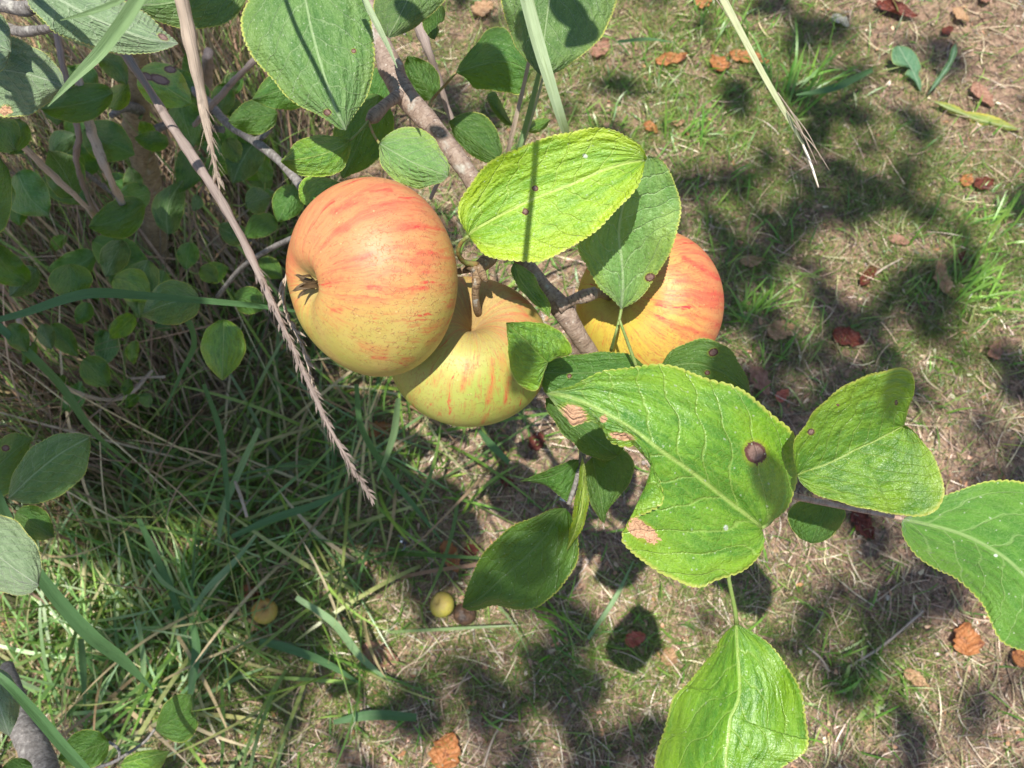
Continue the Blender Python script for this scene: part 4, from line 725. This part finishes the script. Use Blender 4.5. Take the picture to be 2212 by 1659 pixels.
# individually seen blades lower down, between the apples and the soil
mid = [([(560, 925, .95), (520, 1010, 1.0), (480, 1110, 1.03), (470, 1200, 1.05)], 7, 'straight green blade below the small yellow-lit leaf'), ([(440, 830, .9), (475, 930, .95), (490, 1050, 1.0), (495, 1180, 1.04)], 6, 'upright blade crossing the paler one below the round leaf'),
       ([(300, 1120, .95), (350, 1230, 1.0), (390, 1330, 1.03), (410, 1460, 1.05)], 8, 'broad blade ending by the lower left twig leaf'), ([(415, 1320, 1.0), (450, 1270, 1.0), (500, 1220, 1.0), (560, 1150, 1.02)], 7, 'blade rising diagonally above the fallen yellow apple'),
       ([(412, 1500, .98), (425, 1400, 1.0), (415, 1330, 1.02)], 13, 'short wide bright blade above the tipping leaf'), ([(560, 1385, 1.0), (620, 1400, 1.0), (700, 1430, 1.02), (800, 1490, 1.05)], 9, 'long low blade right of the fallen yellow apple'),
       ([(640, 1290, 1.0), (720, 1345, 1.0), (780, 1420, 1.02), (850, 1480, 1.04)], 8, 'second low blade right of the fallen yellow apple'), ([(500, 1160, .96), (590, 1120, .96), (680, 1090, .98), (760, 1050, 1.0)], 8, 'blade lying across towards the seed spike tip'),
       ([(770, 830, .85), (780, 920, .9), (830, 1010, .98), (900, 1100, 1.03), (955, 1170, 1.06)], 7, 'dark blade running out from under the peach apple'), ([(860, 860, .85), (850, 940, .92), (815, 1040, 1.0)], 8, 'dark blade crossing under the peach apple'),
       ([(1035, 930, .98), (1060, 960, 1.0), (1100, 1000, 1.02)], 8, 'short green blade under the lower apple'), ([(175, 1380, .9), (180, 1440, .95), (185, 1560, 1.02)], 8, 'bluish upright blade above the lower left corner'),
       ([(300, 1340, .95), (310, 1440, 1.0), (300, 1600, 1.04)], 6, 'pale upright blade left of the wide bright one'), ([(340, 700, .8), (400, 690, .78), (420, 740, .82), (395, 800, .88), (350, 900, .95)], 7, 'arched blade under the striped leaf'),
       ([(1335, 90, 1.25), (1400, 85, 1.24), (1460, 92, 1.25)], 5, 'pale blade lying on the turf at the top'), ([(1640, 1330, 1.12), (1800, 1480, 1.08), (1900, 1520, 1.07), (1990, 1560, 1.06)], 6, 'blue-green blade across the weed clump'),
       ([(1960, 1400, 1.1), (2080, 1480, 1.08), (2212, 1550, 1.06)], 5, 'thin blade at the lower right edge'), ([(1960, 1480, 1.08), (2060, 1570, 1.05), (2130, 1650, 1.03)], 6, 'blade reaching the lower right corner'),
       ([(1270, 1380, 1.06), (1330, 1290, 1.07), (1370, 1210, 1.08)], 5, 'thin green blade under the bitten leaf'), ([(1885, 150, 1.34), (1800, 190, 1.3), (1720, 205, 1.3)], 8, 'broad blade at the top right tuft'),
       ([(720, 1560, 1.0), (800, 1545, 1.0), (900, 1550, 1.0)], 10, 'flat pale blade lying near the bottom edge'), ([(320, 1210, .93), (355, 1260, .95), (450, 1310, 1.0)], 5, 'slim blade above the wide blade pair')]
for i, (p, wv, lb) in enumerate(mid):
    grass(p, [wv*.7, wv, wv*.9, wv*.2] if i not in (4, 10, 20) else [wv*.5, wv, wv*.8], BLADED if i % 3 else BLADE, lb, (.5, -.3) if i % 2 else (.1, .6), .3, 30, 'green grass blades rising from the ground')
# ------------------------------------------------------------------ things on the ground
def gframe(px, py, rot, tilt=0.0, h=.004):
    p = G(px, py)+np.array([0, 0, h]); a = R(rot)
    e1 = np.array([math.cos(a), math.sin(a), 0]); e2 = np.array([-math.sin(a), math.cos(a), 0]); e3 = np.array([0, 0, 1.0])
    e1 = e1*math.cos(tilt)+e3*math.sin(tilt); e3 = np.cross(e1, e2)
    return p, e1, e2, e3
def dead_mat(name, a, b, dk):
    m = M(name); lv = m.attr('lv', 'Vector'); sp = m.n('ShaderNodeSeparateXYZ', {0: lv}).outputs; at = m.math('ABSOLUTE', sp[1])
    ph = m.math('MULTIPLY', m.math('SUBTRACT', sp[0], m.math('MULTIPLY', at, .8)), 7.0)
    sec = m.math('SUBTRACT', 1, m.ramp(m.math('ABSOLUTE', m.math('SUBTRACT', m.math('FRACT', ph), .5)), 0, .1)); md = m.math('SUBTRACT', 1, m.ramp(at, .005, .03))
    o = m.obj(); c = m.mix(m.ramp(m.noise(o, 130, 4, .65), .35, .65), a, b); c = m.mix(m.math('MULTIPLY', m.math('MAXIMUM', sec, md), .4), c, tuple(x*1.25 for x in b))
    c = m.mix(m.ramp(m.noise(o, 75, 3, .6), .54, .66), c, dk)
    h = m.math('SUBTRACT', m.noise(o, 220, 4), m.math('MAXIMUM', sec, md))
    sh = m.prin(Base_Color=c, Roughness=.55, Specular_IOR_Level=.35, Normal=m.bump(h, .0012))
    return m.surf(m.n('ShaderNodeMixShader', {0: .22, 1: sh, 2: m.n('ShaderNodeBsdfTranslucent', {'Color': (*b, 1)}).outputs[0]}).outputs[0])
ORG = dead_mat('orange_dead_leaf', (.40, .15, .05), (.52, .23, .09), (.20, .07, .035))
RED = dead_mat('dark_red_dead_leaf', (.11, .028, .018), (.20, .05, .03), (.05, .015, .012))
TANL = dead_mat('tan_dead_leaf', (.42, .24, .13), (.55, .36, .20), (.28, .15, .08))
PNK = dead_mat('pinkish_dead_leaf', (.33, .16, .105), (.42, .24, .16), (.20, .09, .06))
PAL = dead_mat('pale_dead_leaf', (.42, .40, .34), (.52, .50, .42), (.3, .28, .22))
SAL = dead_mat('salmon_dead_leaf', (.50, .12, .075), (.58, .20, .13), (.3, .06, .04))
def dead_leaf(px, py, ln, wd, rot, mat, label, curl=.8, roll=.6, tilt=.1, seed=0, h=.006, stalk=True):
    sc = float((G(px, py)-CAM)@FW)/F; Ln = ln*sc*1.12; Wd = wd*sc*1.12
    p, e1, e2, e3 = gframe(px, py, rot, tilt, h); rs = random.Random(seed+int(px)); n, m_ = 30, 21
    u = np.linspace(0, 1, n)[:, None]; v = np.linspace(-1, 1, m_)[None, :]
    wf = (np.sin(math.pi*u**.85)**.75)*(1-.25*u)+.02
    er = 1+.10*np.sin(u*23+rs.random()*6)+.07*np.sin(u*41+v*2+rs.random()*6)
    X = (u-.5)*Ln*np.ones_like(v); Y = v*Wd/2*wf*er
    ang = curl*2*(u-.5); kx = np.sin(ang)/np.where(abs(ang) < 1e-4, 1, ang)*(u-.5)*Ln; kx = np.where(abs(ang) < 1e-4, (u-.5)*Ln, kx); kz = (1-np.cos(ang))*Ln*.25/max(curl, .2)
    ra = roll*v*wf; Yr = np.sin(ra)/max(roll, .05)*Wd/2*er; Zr = (1-np.cos(ra))/max(roll, .05)*Wd/2
    Z = kz+Zr+Wd*.05*np.sin(u*9+v*3+rs.random()*6)*(.3+abs(v))+Wd*.04*np.sin(v*7+u*15+rs.random()*6)
    V = p+((kx*np.ones_like(v))[..., None]*e1+Yr[..., None]*e2+Z[..., None]*e3)
    zmin = (V[..., 2]-gz(V[..., 0], V[..., 1])).min(); V[..., 2] -= min(zmin, 1)-.005-.003*rs.random()
    lv = np.stack([u*np.ones_like(v), np.broadcast_to(v*.35*np.ones_like(u), (n, m_)), abs(v)*np.ones_like(u)], -1)
    o = mesh('fallen_leaf', V.reshape(-1, 3), grid_faces(n, m_), mat, None, attrs={'lv': lv.reshape(-1, 3)})
    tagit(o, label, 'leaf', 'fallen dead leaves on the ground')
    return o
DL = [
 (1517, 10, 45, 40, 20, ORG, 'orange dead leaf right beside the green straw at the top edge', .4, .4), (1448, 137, 72, 32, 12, ORG, 'curled orange leaf on the turf left of the straw', .9, .8), (1552, 146, 38, 48, 60, ORG, 'small red-orange leaf left of the straw, beside a longer one', .5, .9),
 (1615, 133, 82, 34, -15, ORG, 'long red-orange leaf crossed by the green straw', .5, .6), (1812, 53, 42, 26, -50, PAL, 'pale grey-white leaf near the top right grass tuft', .3, .5), (1930, 32, 88, 40, -15, RED, 'dark brown folded leaf at the top right, tan at one end', .5, 1.3),
 (2066, 45, 42, 28, -55, TANL, 'pale tan leaf at the top right of the turf', .5, .8), (2042, 73, 26, 20, 30, RED, 'tiny dark red leaf below the pale tan one', .4, .5), (2115, 214, 62, 34, -55, PNK, 'pinkish leaf between the two dandelion leaves', .4, .5),
 (2125, 5, 32, 20, 30, PNK, 'small pinkish leaf in the top right corner', .4, .5), (1405, 282, 36, 24, -50, ORG, 'small orange leaf above the spotted hanging leaf', .5, .7), (1462, 272, 30, 18, 20, TANL, 'small tan leaf right of the lime leaf tip', .5, .7),
 (1870, 601, 58, 30, 50, RED, 'tightly curled dark red leaf beside a short twig', .4, 1.5), (2027, 606, 68, 36, 95, TANL, 'yellowish tan leaf standing left of the bright right-hand grass', .4, .6), (2072, 563, 40, 24, 60, RED, 'dark reddish leaf inside the bright right-hand grass', .5, .6),
 (1682, 718, 62, 46, 20, TANL, 'curled tan leaf right of the golden apple', .8, .8), (1825, 736, 66, 46, -25, RED, 'broad dark red-brown leaf in the middle of the bare soil at the right', .7, .7), (2142, 762, 62, 28, 60, PNK, 'curved pinkish leaf near the right edge above the shoot', 1.2, .5),
 (1638, 828, 66, 40, -70, PNK, 'pinkish tan leaf behind the large bitten leaf', .4, .5), (1686, 858, 36, 24, 40, SAL, 'small salmon leaf behind the upper rim of the bitten leaf', .5, .5), (1620, 570, 52, 28, 10, TANL, 'tan leaf just right of the top of the golden apple', .5, .5),
 (1857, 1137, 66, 46, -60, RED, 'dark crimson leaf just below the pink shoot', .5, 1.0), (2078, 1380, 66, 62, 80, ORG, 'glowing orange leaf cupped open under the right-edge leaf', .6, .6), (1974, 1468, 60, 30, -35, TANL, 'tan-orange leaf next to the small weed clump', .4, .8),
 (2200, 1418, 52, 40, 20, ORG, 'orange leaf at the right edge beneath the smooth leaf', .6, .6), (975, 1205, 74, 38, -65, ORG, 'crumpled rust leaf left of the olive pointed leaf', .8, .9), (822, 1415, 82, 50, -20, PNK, 'brown-pink leaf with light flecks near the bottom middle', .5, .6),
 (966, 1620, 72, 66, 70, ORG, 'ragged orange leaf at the bottom edge', .5, .6), (1370, 1380, 44, 36, 20, SAL, 'bright red rolled leaf on the soil below the bitten leaf', .5, 1.2), (1442, 1418, 34, 44, 70, TANL, 'pale folded leaf scrap right of the bright red one', .3, 1.3),
 (824, 932, 52, 36, 10, ORG, 'rust leaf in deep shade below the peach apple', .4, .4), (1100, 1045, 36, 20, -20, RED, 'small reddish leaf on the bare soil below the lower apple', .4, .5), (1020, 1190, 34, 28, 20, RED, 'small dark leaf behind the crumpled rust one', .4, .5), (2118, 404, 44, 34, 20, RED, 'dark red leaf above the bright right-hand grass', .6, .9),
 (2084, 394, 34, 26, 50, ORG, 'small rusty leaf left of the dark red one above the bright grass', .6, .7), (1044, 30, 52, 40, 40, TANL, 'peach leaf in the turf right of the top leaves', .5, .5), (1296, 112, 50, 36, 50, PNK, 'pinkish leaf right of the top edge leaf', .5, .5),
 (1938, 524, 42, 24, -20, PNK, 'pinkish leaf above the dark red curled one', .5, .5), (545, 1283, 46, 28, -30, SAL, 'orange leaf tucked against the fallen yellow apple', .5, .5), (228, 1645, 46, 36, 10, ORG, 'orange leaf under the lower left twig', .5, .5),
 (1765, 1075, 34, 26, 60, TANL, 'tan scrap of leaf beside the shoot', .5, .5), (860, 640, 60, 40, 30, PNK, 'dead leaf in the shade', .5, .5), (1500, 620, 50, 30, 30, PNK, 'dead leaf behind the golden apple', .5, .5), (1160, 955, 44, 34, 60, RED, 'dark red leaf behind the lower apple', .6, .7),
 (560, 1290, 30, 20, 30, RED, 'small red scrap touching the fallen yellow apple', .4, .5), (1648, 1520, 40, 30, 0, TANL, 'tan leaf', .5, .5)]
for i, a in enumerate(DL):
    if i in (41, 42, 45): continue
    dead_leaf(a[0], a[1], a[2], a[3], a[4], a[5], a[6], a[7], a[8], .12*math.sin(i*2.1), i)
# windfalls
FA = apple_mat('windfall_skin', .45, .3, .9, .6, (.62, .44, .10), (.58, .45, .09)); FB = apple_mat('windfall_skin_yellow', .1, .1, 1.0, 1.6, (.40, .36, .05), (.30, .29, .05)); FC = simple('rotten_skin', (.03, .018, .012), (.10, .055, .03), .5, 90, .002)
def windfall(px, py, rp, mat, axis, label, seed, cav=.3):
    sc = float((G(px, py)-CAM)@FW)/F; Rw_ = rp*sc; c = G(px, py, .006)+np.array([0, 0, Rw_*.8])
    return apple(0, 0, 1, 1, axis, mat, label, hgt=.88, center=c, Rw=Rw_, name='fallen_apple', seed=seed, cav=cav, calyx=False, group='small windfall apples', cat='fallen apple')
f, c, ax_, rw = windfall(578, 1322, 27, FA, (.2, .6, .7), 'small yellow-orange windfall apple lying in the long grass', 1)
tube3('stem', np.array([c+ax_*rw*.5, c+ax_*rw*.9, c+ax_*rw*1.15+RT*.001]), np.array([.0009, .0008, .0008]), SPURB, f, 6)
windfall(957, 1308, 27, FB, (-.5, .5, .6), 'bright yellow windfall apple beside the tip of the olive leaf', 3)
f, c, ax_, rw = windfall(1004, 1328, 24, FC, (.3, .5, .6), 'blackened rotten windfall touching the yellow one', 5, .2)
tube3('stem', np.array([c+ax_*rw*.5, c+ax_*rw*.9, c+ax_*rw*1.15+RT*.001]), np.array([.0009, .0008, .0008]), SPURB, f, 6)
# stone
def lump(name, px, py, rx, ry, rz, mat, label, cat, rot=0):
    sc = float((G(px, py)-CAM)@FW)/F; p, e1, e2, e3 = gframe(px, py, rot, 0, rz*sc*.3)
    th = np.linspace(0, 2*math.pi, 28, endpoint=False)[None, :]; ph = np.linspace(.01, math.pi-.01, 18)[:, None]
    r = 1+.08*np.sin(3*th+ph*2)+.06*np.sin(5*th-ph*3)+.05*np.cos(4*ph+th)
    V = p+sc*((r*rx*np.sin(ph)*np.cos(th))[..., None]*e1+(r*ry*np.sin(ph)*np.sin(th))[..., None]*e2+(r*rz*np.cos(ph)*np.ones_like(th))[..., None]*e3)
    o = mesh(name, V.reshape(-1, 3), grid_faces(18, 28, True), mat); return tagit(o, label, cat)
STONE = simple('stone', (.34, .29, .29), (.44, .39, .38), .8, 70, .001)
lump('stone', 1413, 1058, 13, 30, 12, STONE, 'smooth pinkish grey stone showing through the bite of the big leaf', 'stone', 5)
lump('pebble', 1217, 1078, 11, 5, 5, simple('white_pebble', (.6, .6, .56), (.7, .7, .66), .6, 90), 'tiny white pebble next to the narrow edge-on leaf', 'stone', -10)
# small twigs on the ground
for (a, b, c_, wv, lb) in [((1868, 610), (1905, 585), (1945, 562), 4, 'short grey twig touching the curled dark red leaf'), ((1740, 1398), (1765, 1420), (1788, 1450), 4, 'short pale twig left of the weed clump'), ((1830, 1440), (1900, 1395), (1990, 1320), 5, 'long bleached twig above the weed clump'),
                       ((1045, 1655), (1065, 1595), (1085, 1560), 4, 'pale twig near the bottom edge right of the ragged orange leaf'), ((1040, 1350), (1060, 1390), (1088, 1430), 4, 'thin brown twig below the olive leaf'), ((1265, 1235), (1245, 1265), (1225, 1290), 3, 'tiny twig in the shade of the bitten leaf'),
                       ((345, 870), (400, 880), (442, 886), 4, 'cut tan stem lying in shade under the small trunk leaves'), ((560, 1075), (585, 1115), (603, 1155), 5, 'snapped tan stem pointing at the soil beside the seed stalk')]:
    sc = [float((G(*q)-CAM)@FW) for q in (a, b, c_)]
    X = spline([tuple(G(*q)+np.array([0, 0, .006 if i != 1 else .010])) for i, q in enumerate((a, b, c_))], 24)
    if 'snapped' in lb or 'cut' in lb: X[:, 2] += np.linspace(.10, .14, 24); X = np.array([CAM+(p-CAM)*(1-.1) for p in X])
    o = tube3('twig', X, np.full(24, wv*sc[0]/F*.55), STALK, None, 8, .15); tagit(o, lb, 'twig', 'small twigs on the ground')
# dandelion: toothed blue-green leaves
DND = leaf_mat('dandelion_leaf', (.08, .20, .10), (.11, .25, .13), (.3, .42, .26), (.15, .35, .05), .5, .4, .2); DNY = leaf_mat('yellowing_dandelion_leaf', (.14, .24, .06), (.36, .36, .06), (.4, .45, .2), (.3, .4, .05), .5, .4, .25)
dp = G(2003, 205); D_ = empty('dandelion', dp, 'weed with toothed bluish leaves flat on the ground at the top right', 'weed')
def gd(x, y, h=0.0): return float((G(x, y, h)-CAM)@FW)
dd = gd(1950, 150)-.03
leaf(D_, DND, [(1990, 200), (1975, 160), (1955, 125), (1940, 98)], [(1975, 178), (1955, 160), (1962, 148), (1930, 138), (1925, 118), (1928, 104)], [(1990, 175), (1984, 158), (1990, 145), (1980, 120), (1966, 104), (1952, 100)], dd+.01, dd, seed=80, n=40)
leaf(D_, DNY, [(2004, 214), (2060, 238), (2120, 260), (2205, 280)], [(2040, 222), (2070, 230), (2085, 240), (2110, 244), (2140, 248), (2170, 262)], [(2040, 236), (2060, 248), (2085, 255), (2110, 268), (2150, 274), (2180, 282)], dd, dd-.01, seed=81, n=44)
leaf(D_, DND, [(2003, 205), (2030, 170), (2055, 130), (2065, 92)], [(2022, 172), (2045, 135), (2058, 100)], [(2030, 178), (2056, 140), (2068, 110)], dd, dd-.03, seed=82, n=30)
# weed clump and grass tufts (each one plant)
def tuft(px, py, cnt, l0, l1, w_, col, label, name='grass_tuft', lean=(.35, 1.35), az=None, spread=.024, cat='grass tuft', group=None):
    x0, y0, _ = G(px, py); n = int(cnt*.62); seg = 7
    x = x0+RNG.normal(0, spread, n); y = y0+RNG.normal(0, spread, n); z = gz(x, y)
    a = (U(0, 6.28, n) if az is None else RNG.normal(az, .6, n))[:, None]; s = np.linspace(0, 1, seg+1)[None, :]
    ang = U(lean[0], lean[1], n)[:, None]+U(.0, 1.1, n)[:, None]*s; ln = U(l0, l1, n)[:, None]
    def cum(v): return np.concatenate([np.zeros((n, 1)), np.cumsum((v[:, :-1]+v[:, 1:])/2*ln/seg, 1)], 1)
    X = x[:, None]+cum(np.sin(ang)*np.cos(a)); Y = y[:, None]+cum(np.sin(ang)*np.sin(a)); Z = np.maximum(z[:, None]+cum(np.cos(ang)), gz(X, Y)+.001)
    wd = w_*U(.3, .95, n)[:, None]*np.clip(np.sin((s*.85+.15)*math.pi)**.5, .05, 1)*.5
    A = np.stack([-np.sin(a)*np.ones_like(s), np.cos(a)*np.ones_like(s), RNG.normal(0, .4, (n, 1))*np.ones_like(s)], -1)
    Pm = np.stack([X, Y, Z], -1); V = np.stack([Pm-A*wd[..., None], Pm+A*wd[..., None]], 2).reshape(-1, 3)
    base = (np.arange(n)*(seg+1)*2)[:, None]; i = np.arange(seg)[None, :]*2
    f = np.stack([base+i, base+i+1, base+i+3, base+i+2], -1).reshape(-1, 4); cc = np.repeat(palette(n, col), (seg+1)*2, 0)
    return tagit(mesh(name, V, f, gmat, attrs={'col': np.c_[cc, np.ones(len(cc))]}), label, cat, group)
GC = [(.16, .32, .045), (.2, .36, .06), (.12, .27, .04)]
GT = 'grass tufts on the ground'
tuft(1700, 205, 46, .05, .13, .0046, GC, 'spreading green tuft right of the straw near the top', az=.9, group=GT)
tuft(1560, 60, 30, .04, .09, .0040, GC, 'green tuft crossed by the upper end of the straw', az=1.4, group=GT)
tuft(2090, 640, 60, .04, .10, .0046, [(.2, .38, .05), (.24, .42, .07)], 'brightest green tuft at the right edge', az=.7, spread=.02, group=GT)
tuft(2140, 480, 40, .03, .08, .0046, [(.2, .38, .05), (.24, .42, .07)], 'bright green tuft above the brightest one at the right edge', az=.9, spread=.02, group=GT)
tuft(1610, 680, 34, .04, .09, .0046, GC, 'green tuft touching the right side of the golden apple', az=1.2, spread=.014, group=GT)
tuft(1975, 640, 30, .02, .05, .003, GC, 'small tuft of short blades left of the yellowish tan leaf', spread=.008, group=GT)
tuft(1480, 300, 34, .04, .09, .0038, GC, 'tuft growing above the hanging spotted leaf', az=1.0, spread=.02, group=GT)
tuft(1700, 760, 20, .03, .06, .0036, GC, 'sparse tuft between the tan curled leaf and the bitten leaf', az=.9, group=GT)
tuft(1870, 1460, 46, .012, .035, .007, [(.26, .38, .08), (.2, .34, .07), (.3, .42, .12)], 'small weed clump with pale green rounded leaves at the lower right', 'weed_clump', (.2, 1.4), None, .016, 'weed')
tuft(1900, 1530, 26, .012, .03, .006, [(.26, .38, .08), (.2, .34, .07)], 'smaller patch of the pale green weed below the main clump', 'weed_clump', (.2, 1.4), None, .012, 'weed')
tuft(1180, 1310, 24, .04, .08, .004, GC, 'shaded tuft behind the olive pointed leaf', az=-.6, group=GT)
# little hoverfly over the grass
fp = P(872, 1172, .80); FL = empty('fly', fp, 'tiny black and white fly hovering over the shaded soil', 'insect')
BLK = simple('fly_black', (.01, .01, .012), (.02, .02, .02), .2, 300); WHT = simple('fly_white', (.8, .8, .8), (.85, .85, .8), .4, 300)
WNG = simple('fly_wing', (.10, .10, .09), (.14, .14, .12), .3, 300)
tube('body', [(862, 1168, .80), (868, 1170, .797), (876, 1173, .797), (884, 1176, .80)], [2, 4.5, 4.5, 2], BLK, FL, 14, 10)
tube('band', [(865, 1169, .7945), (869, 1170.5, .7942)], [2.4, 2.6], WHT, FL, 6, 8)
blade('wing', [(872, 1170, .795), (866, 1160, .794), (858, 1156, .795)], [1, 1.6, .6], WNG, FL, 8); blade('wing', [(874, 1174, .795), (874, 1184, .794), (868, 1190, .795)], [1, 1.6, .6], WNG, FL, 8)
# ------------------------------------------------------------------ unseen leaves and taller grass added above the frame to throw dappled shade
E1 = np.cross(TOSUN, [0, 1.0, 0]); E1 /= np.linalg.norm(E1); E2 = np.cross(TOSUN, E1)
def sp2(p): p = np.asarray(p); return np.stack([p@E1, p@E2], -1)
def campt(p):
    q = np.asarray(p)-CAM; d = q@FW; return d, PW/2+q@RT/d*F, PH/2-q@UP/d*F
lit = []
bpy.context.view_layer.update()
for o in list(SC.objects):
    if o.type != 'MESH' or o.get('kind') or o.name.startswith(('fallen', 'crown')): continue
    nm = o.name
    if len(o.data.vertices) < 40 or nm.startswith('stem') and o.parent.name.startswith('fallen'): continue
    n = len(o.data.vertices); co = np.zeros(n*3, np.float32); o.data.vertices.foreach_get('co', co); co = co.reshape(-1, 3)[::9]
    w4 = np.array(o.matrix_world); wp = co@w4[:3, :3].T+w4[:3, 3]; d = (wp-CAM)@FW
    if d.mean() < .47 and o.data.materials[0] not in (DARK,): lit.append(wp)
lit = np.vstack(lit); LIT2 = sp2(lit)
near_shade = [  # (px, py, depth, radius px, distance towards the sun)
    (1670, 1040, .33, 55, .50), (1700, 1110, .33, 30, .5), (1880, 880, .34, 40, .6),
    (1120, 780, .36, 40, .5), (1135, 1200, .385, 62, 1.1), (1060, 1260, .38, 42, 1.3), (1190, 1140, .39, 46, 1.2), 
    (1255, 70, .355, 40, .2), (1235, 20, .355, 45, .22), (1130, 60, .36, 26, .2), (1040, 120, .45, 60, .3), (450, 10, .36, 70, .2), (880, 20, .375, 30, .2), (40, 190, .325, 40, .14), (950, 300, .42, 20, .3)]
near2 = [(sp2(P(x, y, d)), r*d/F) for x, y, d, r, s in near_shade]
CV, CF, CL = [], [], []
def crown_leaf(c, r, tilt=.5):
    nz = TOSUN+RNG.normal(0, tilt*.6, 3); nz /= np.linalg.norm(nz); a = RNG.normal(0, 1, 3); a -= a@nz*nz; a /= np.linalg.norm(a); b = np.cross(nz, a)
    k0 = len(CV); n, m_ = 15, 7
    for i in range(n):
        u = i/(n-1); wf = math.sin(math.pi*min(1, u**.8))**.7*.78
        for j in range(m_):
            v = j/3-1; CV.append(c+a*r*1.3*(2*u-1)+b*r*v*wf+nz*(r*.25*abs(v)*wf-r*.3*(2*u-1)**2)); CL.append((u, v*.35, abs(v)))
    for i in range(n-1):
        for j in range(m_-1): q_ = k0+i*m_+j; CF.append([q_, q_+1, q_+m_+1, q_+m_])
for x, y, d, r, s in near_shade: crown_leaf(P(x, y, d)+TOSUN*s, r*d/F, .15)
dens = [(250, 600, 420, 350, .15), (600, 980, 330, 200, .75), (1020, 1020, 330, 210, .9), (600, 700, 300, 300, .5), (1450, 900, 240, 200, .6), (1700, 700, 150, 260, .42), (1550, 480, 130, 110, .35), (1850, 330, 160, 140, .36), (1800, 930, 160, 110, .36),
        (1250, 1480, 260, 120, .24), (1700, 1330, 200, 200, .2), (1500, 1250, 130, 100, .35), (700, 1250, 180, 90, .4), (1050, 1500, 250, 100, .18), (1380, 1620, 260, 80, .25), (2000, 640, 110, 70, .35), (2000, 1250, 200, 90, .2), (1750, 60, 90, 60, .3)]
cnt = 0
for _ in range(6000):
    px, py = RNG.uniform(-250, 2450), RNG.uniform(-250, 1900)
    if RNG.random() > blob(np.array([px]), np.array([py]), dens, .05)[0]: continue
    g = G(px, py); s = RNG.uniform(3.2, 6.5); r = RNG.uniform(.018, .045); q2 = sp2(g)
    if (np.hypot(*(LIT2-q2).T) < r*.9+.016).any(): continue
    crown_leaf(g+TOSUN*s, r); cnt += 1
    if cnt > 1500: break
for _ in range(900):
    px, py = RNG.uniform(640, 1420), RNG.uniform(840, 1180)
    g = G(px, py); s = RNG.uniform(1.25, 1.7); r = RNG.uniform(.012, .026); q2 = sp2(g)
    if RNG.random() < .45 or (np.hypot(*(LIT2-q2).T) < r+.006).any(): continue
    crown_leaf(g+TOSUN*s, r)
mesh('crown', CV, CF, DARK, TR, attrs={'lv': np.array(CL), 'spot': np.zeros((len(CV), 3))})  # unseen leaves, each placed by where its shade should fall
# unseen blades added just above the frame so their shadows stripe the leaves
for (pts, s, wv, lb) in [([(1168, 270, .34), (1155, 350, .34), (1142, 440, .34), (1130, 580, .34)], .16, 7, 'unseen blade added to stripe the lime leaf with shadow'), ([(60, -20, .315), (110, 25, .315), (160, 60, .315), (200, 130, .315)], .07, 9, 'unseen blade added to stripe the top left leaves with shadow'),
                     ([(10, 60, .325), (60, 110, .325), (110, 160, .325), (150, 215, .325)], .09, 9, 'unseen blade added to stripe the spotted downy leaf with shadow'), ([(-10, 190, .325), (40, 210, .325), (100, 245, .325)], .10, 4, 'thin unseen blade added to stripe the spotted downy leaf with shadow'),
                     ([(600, -40, .35), (640, 60, .35), (690, 160, .35), (740, 260, .35)], .12, 5, 'unseen blade added to stripe the large upright leaf with shadow'), ([(770, 0, .345), (800, 60, .345), (830, 150, .345)], .07, 6, 'unseen blade added to throw shadow by the bough'),
                     ([(1020, 70, .455), (1060, 120, .455), (1100, 190, .455)], .25, 6, 'unseen blade added to stripe the shaded bluish leaf with shadow')]:
    X = np.array([P(*p) for p in pts])+TOSUN*s; pp = []
    for p in X:
        d, x, y = campt(p); pp.append((x, y, d))
    # carry the blade on upwards, out of the frame
    wv2 = [wv*pts[0][2]/pp[0][0+2]]*len(pp)
    blade('grass_strand', pp, [wv*pts[0][2]/max(.05, p[2]) for p in pp], BLADE, None, 30, .1, .3, lb, 'grass blade', 'unseen grass blades added for their shadows')
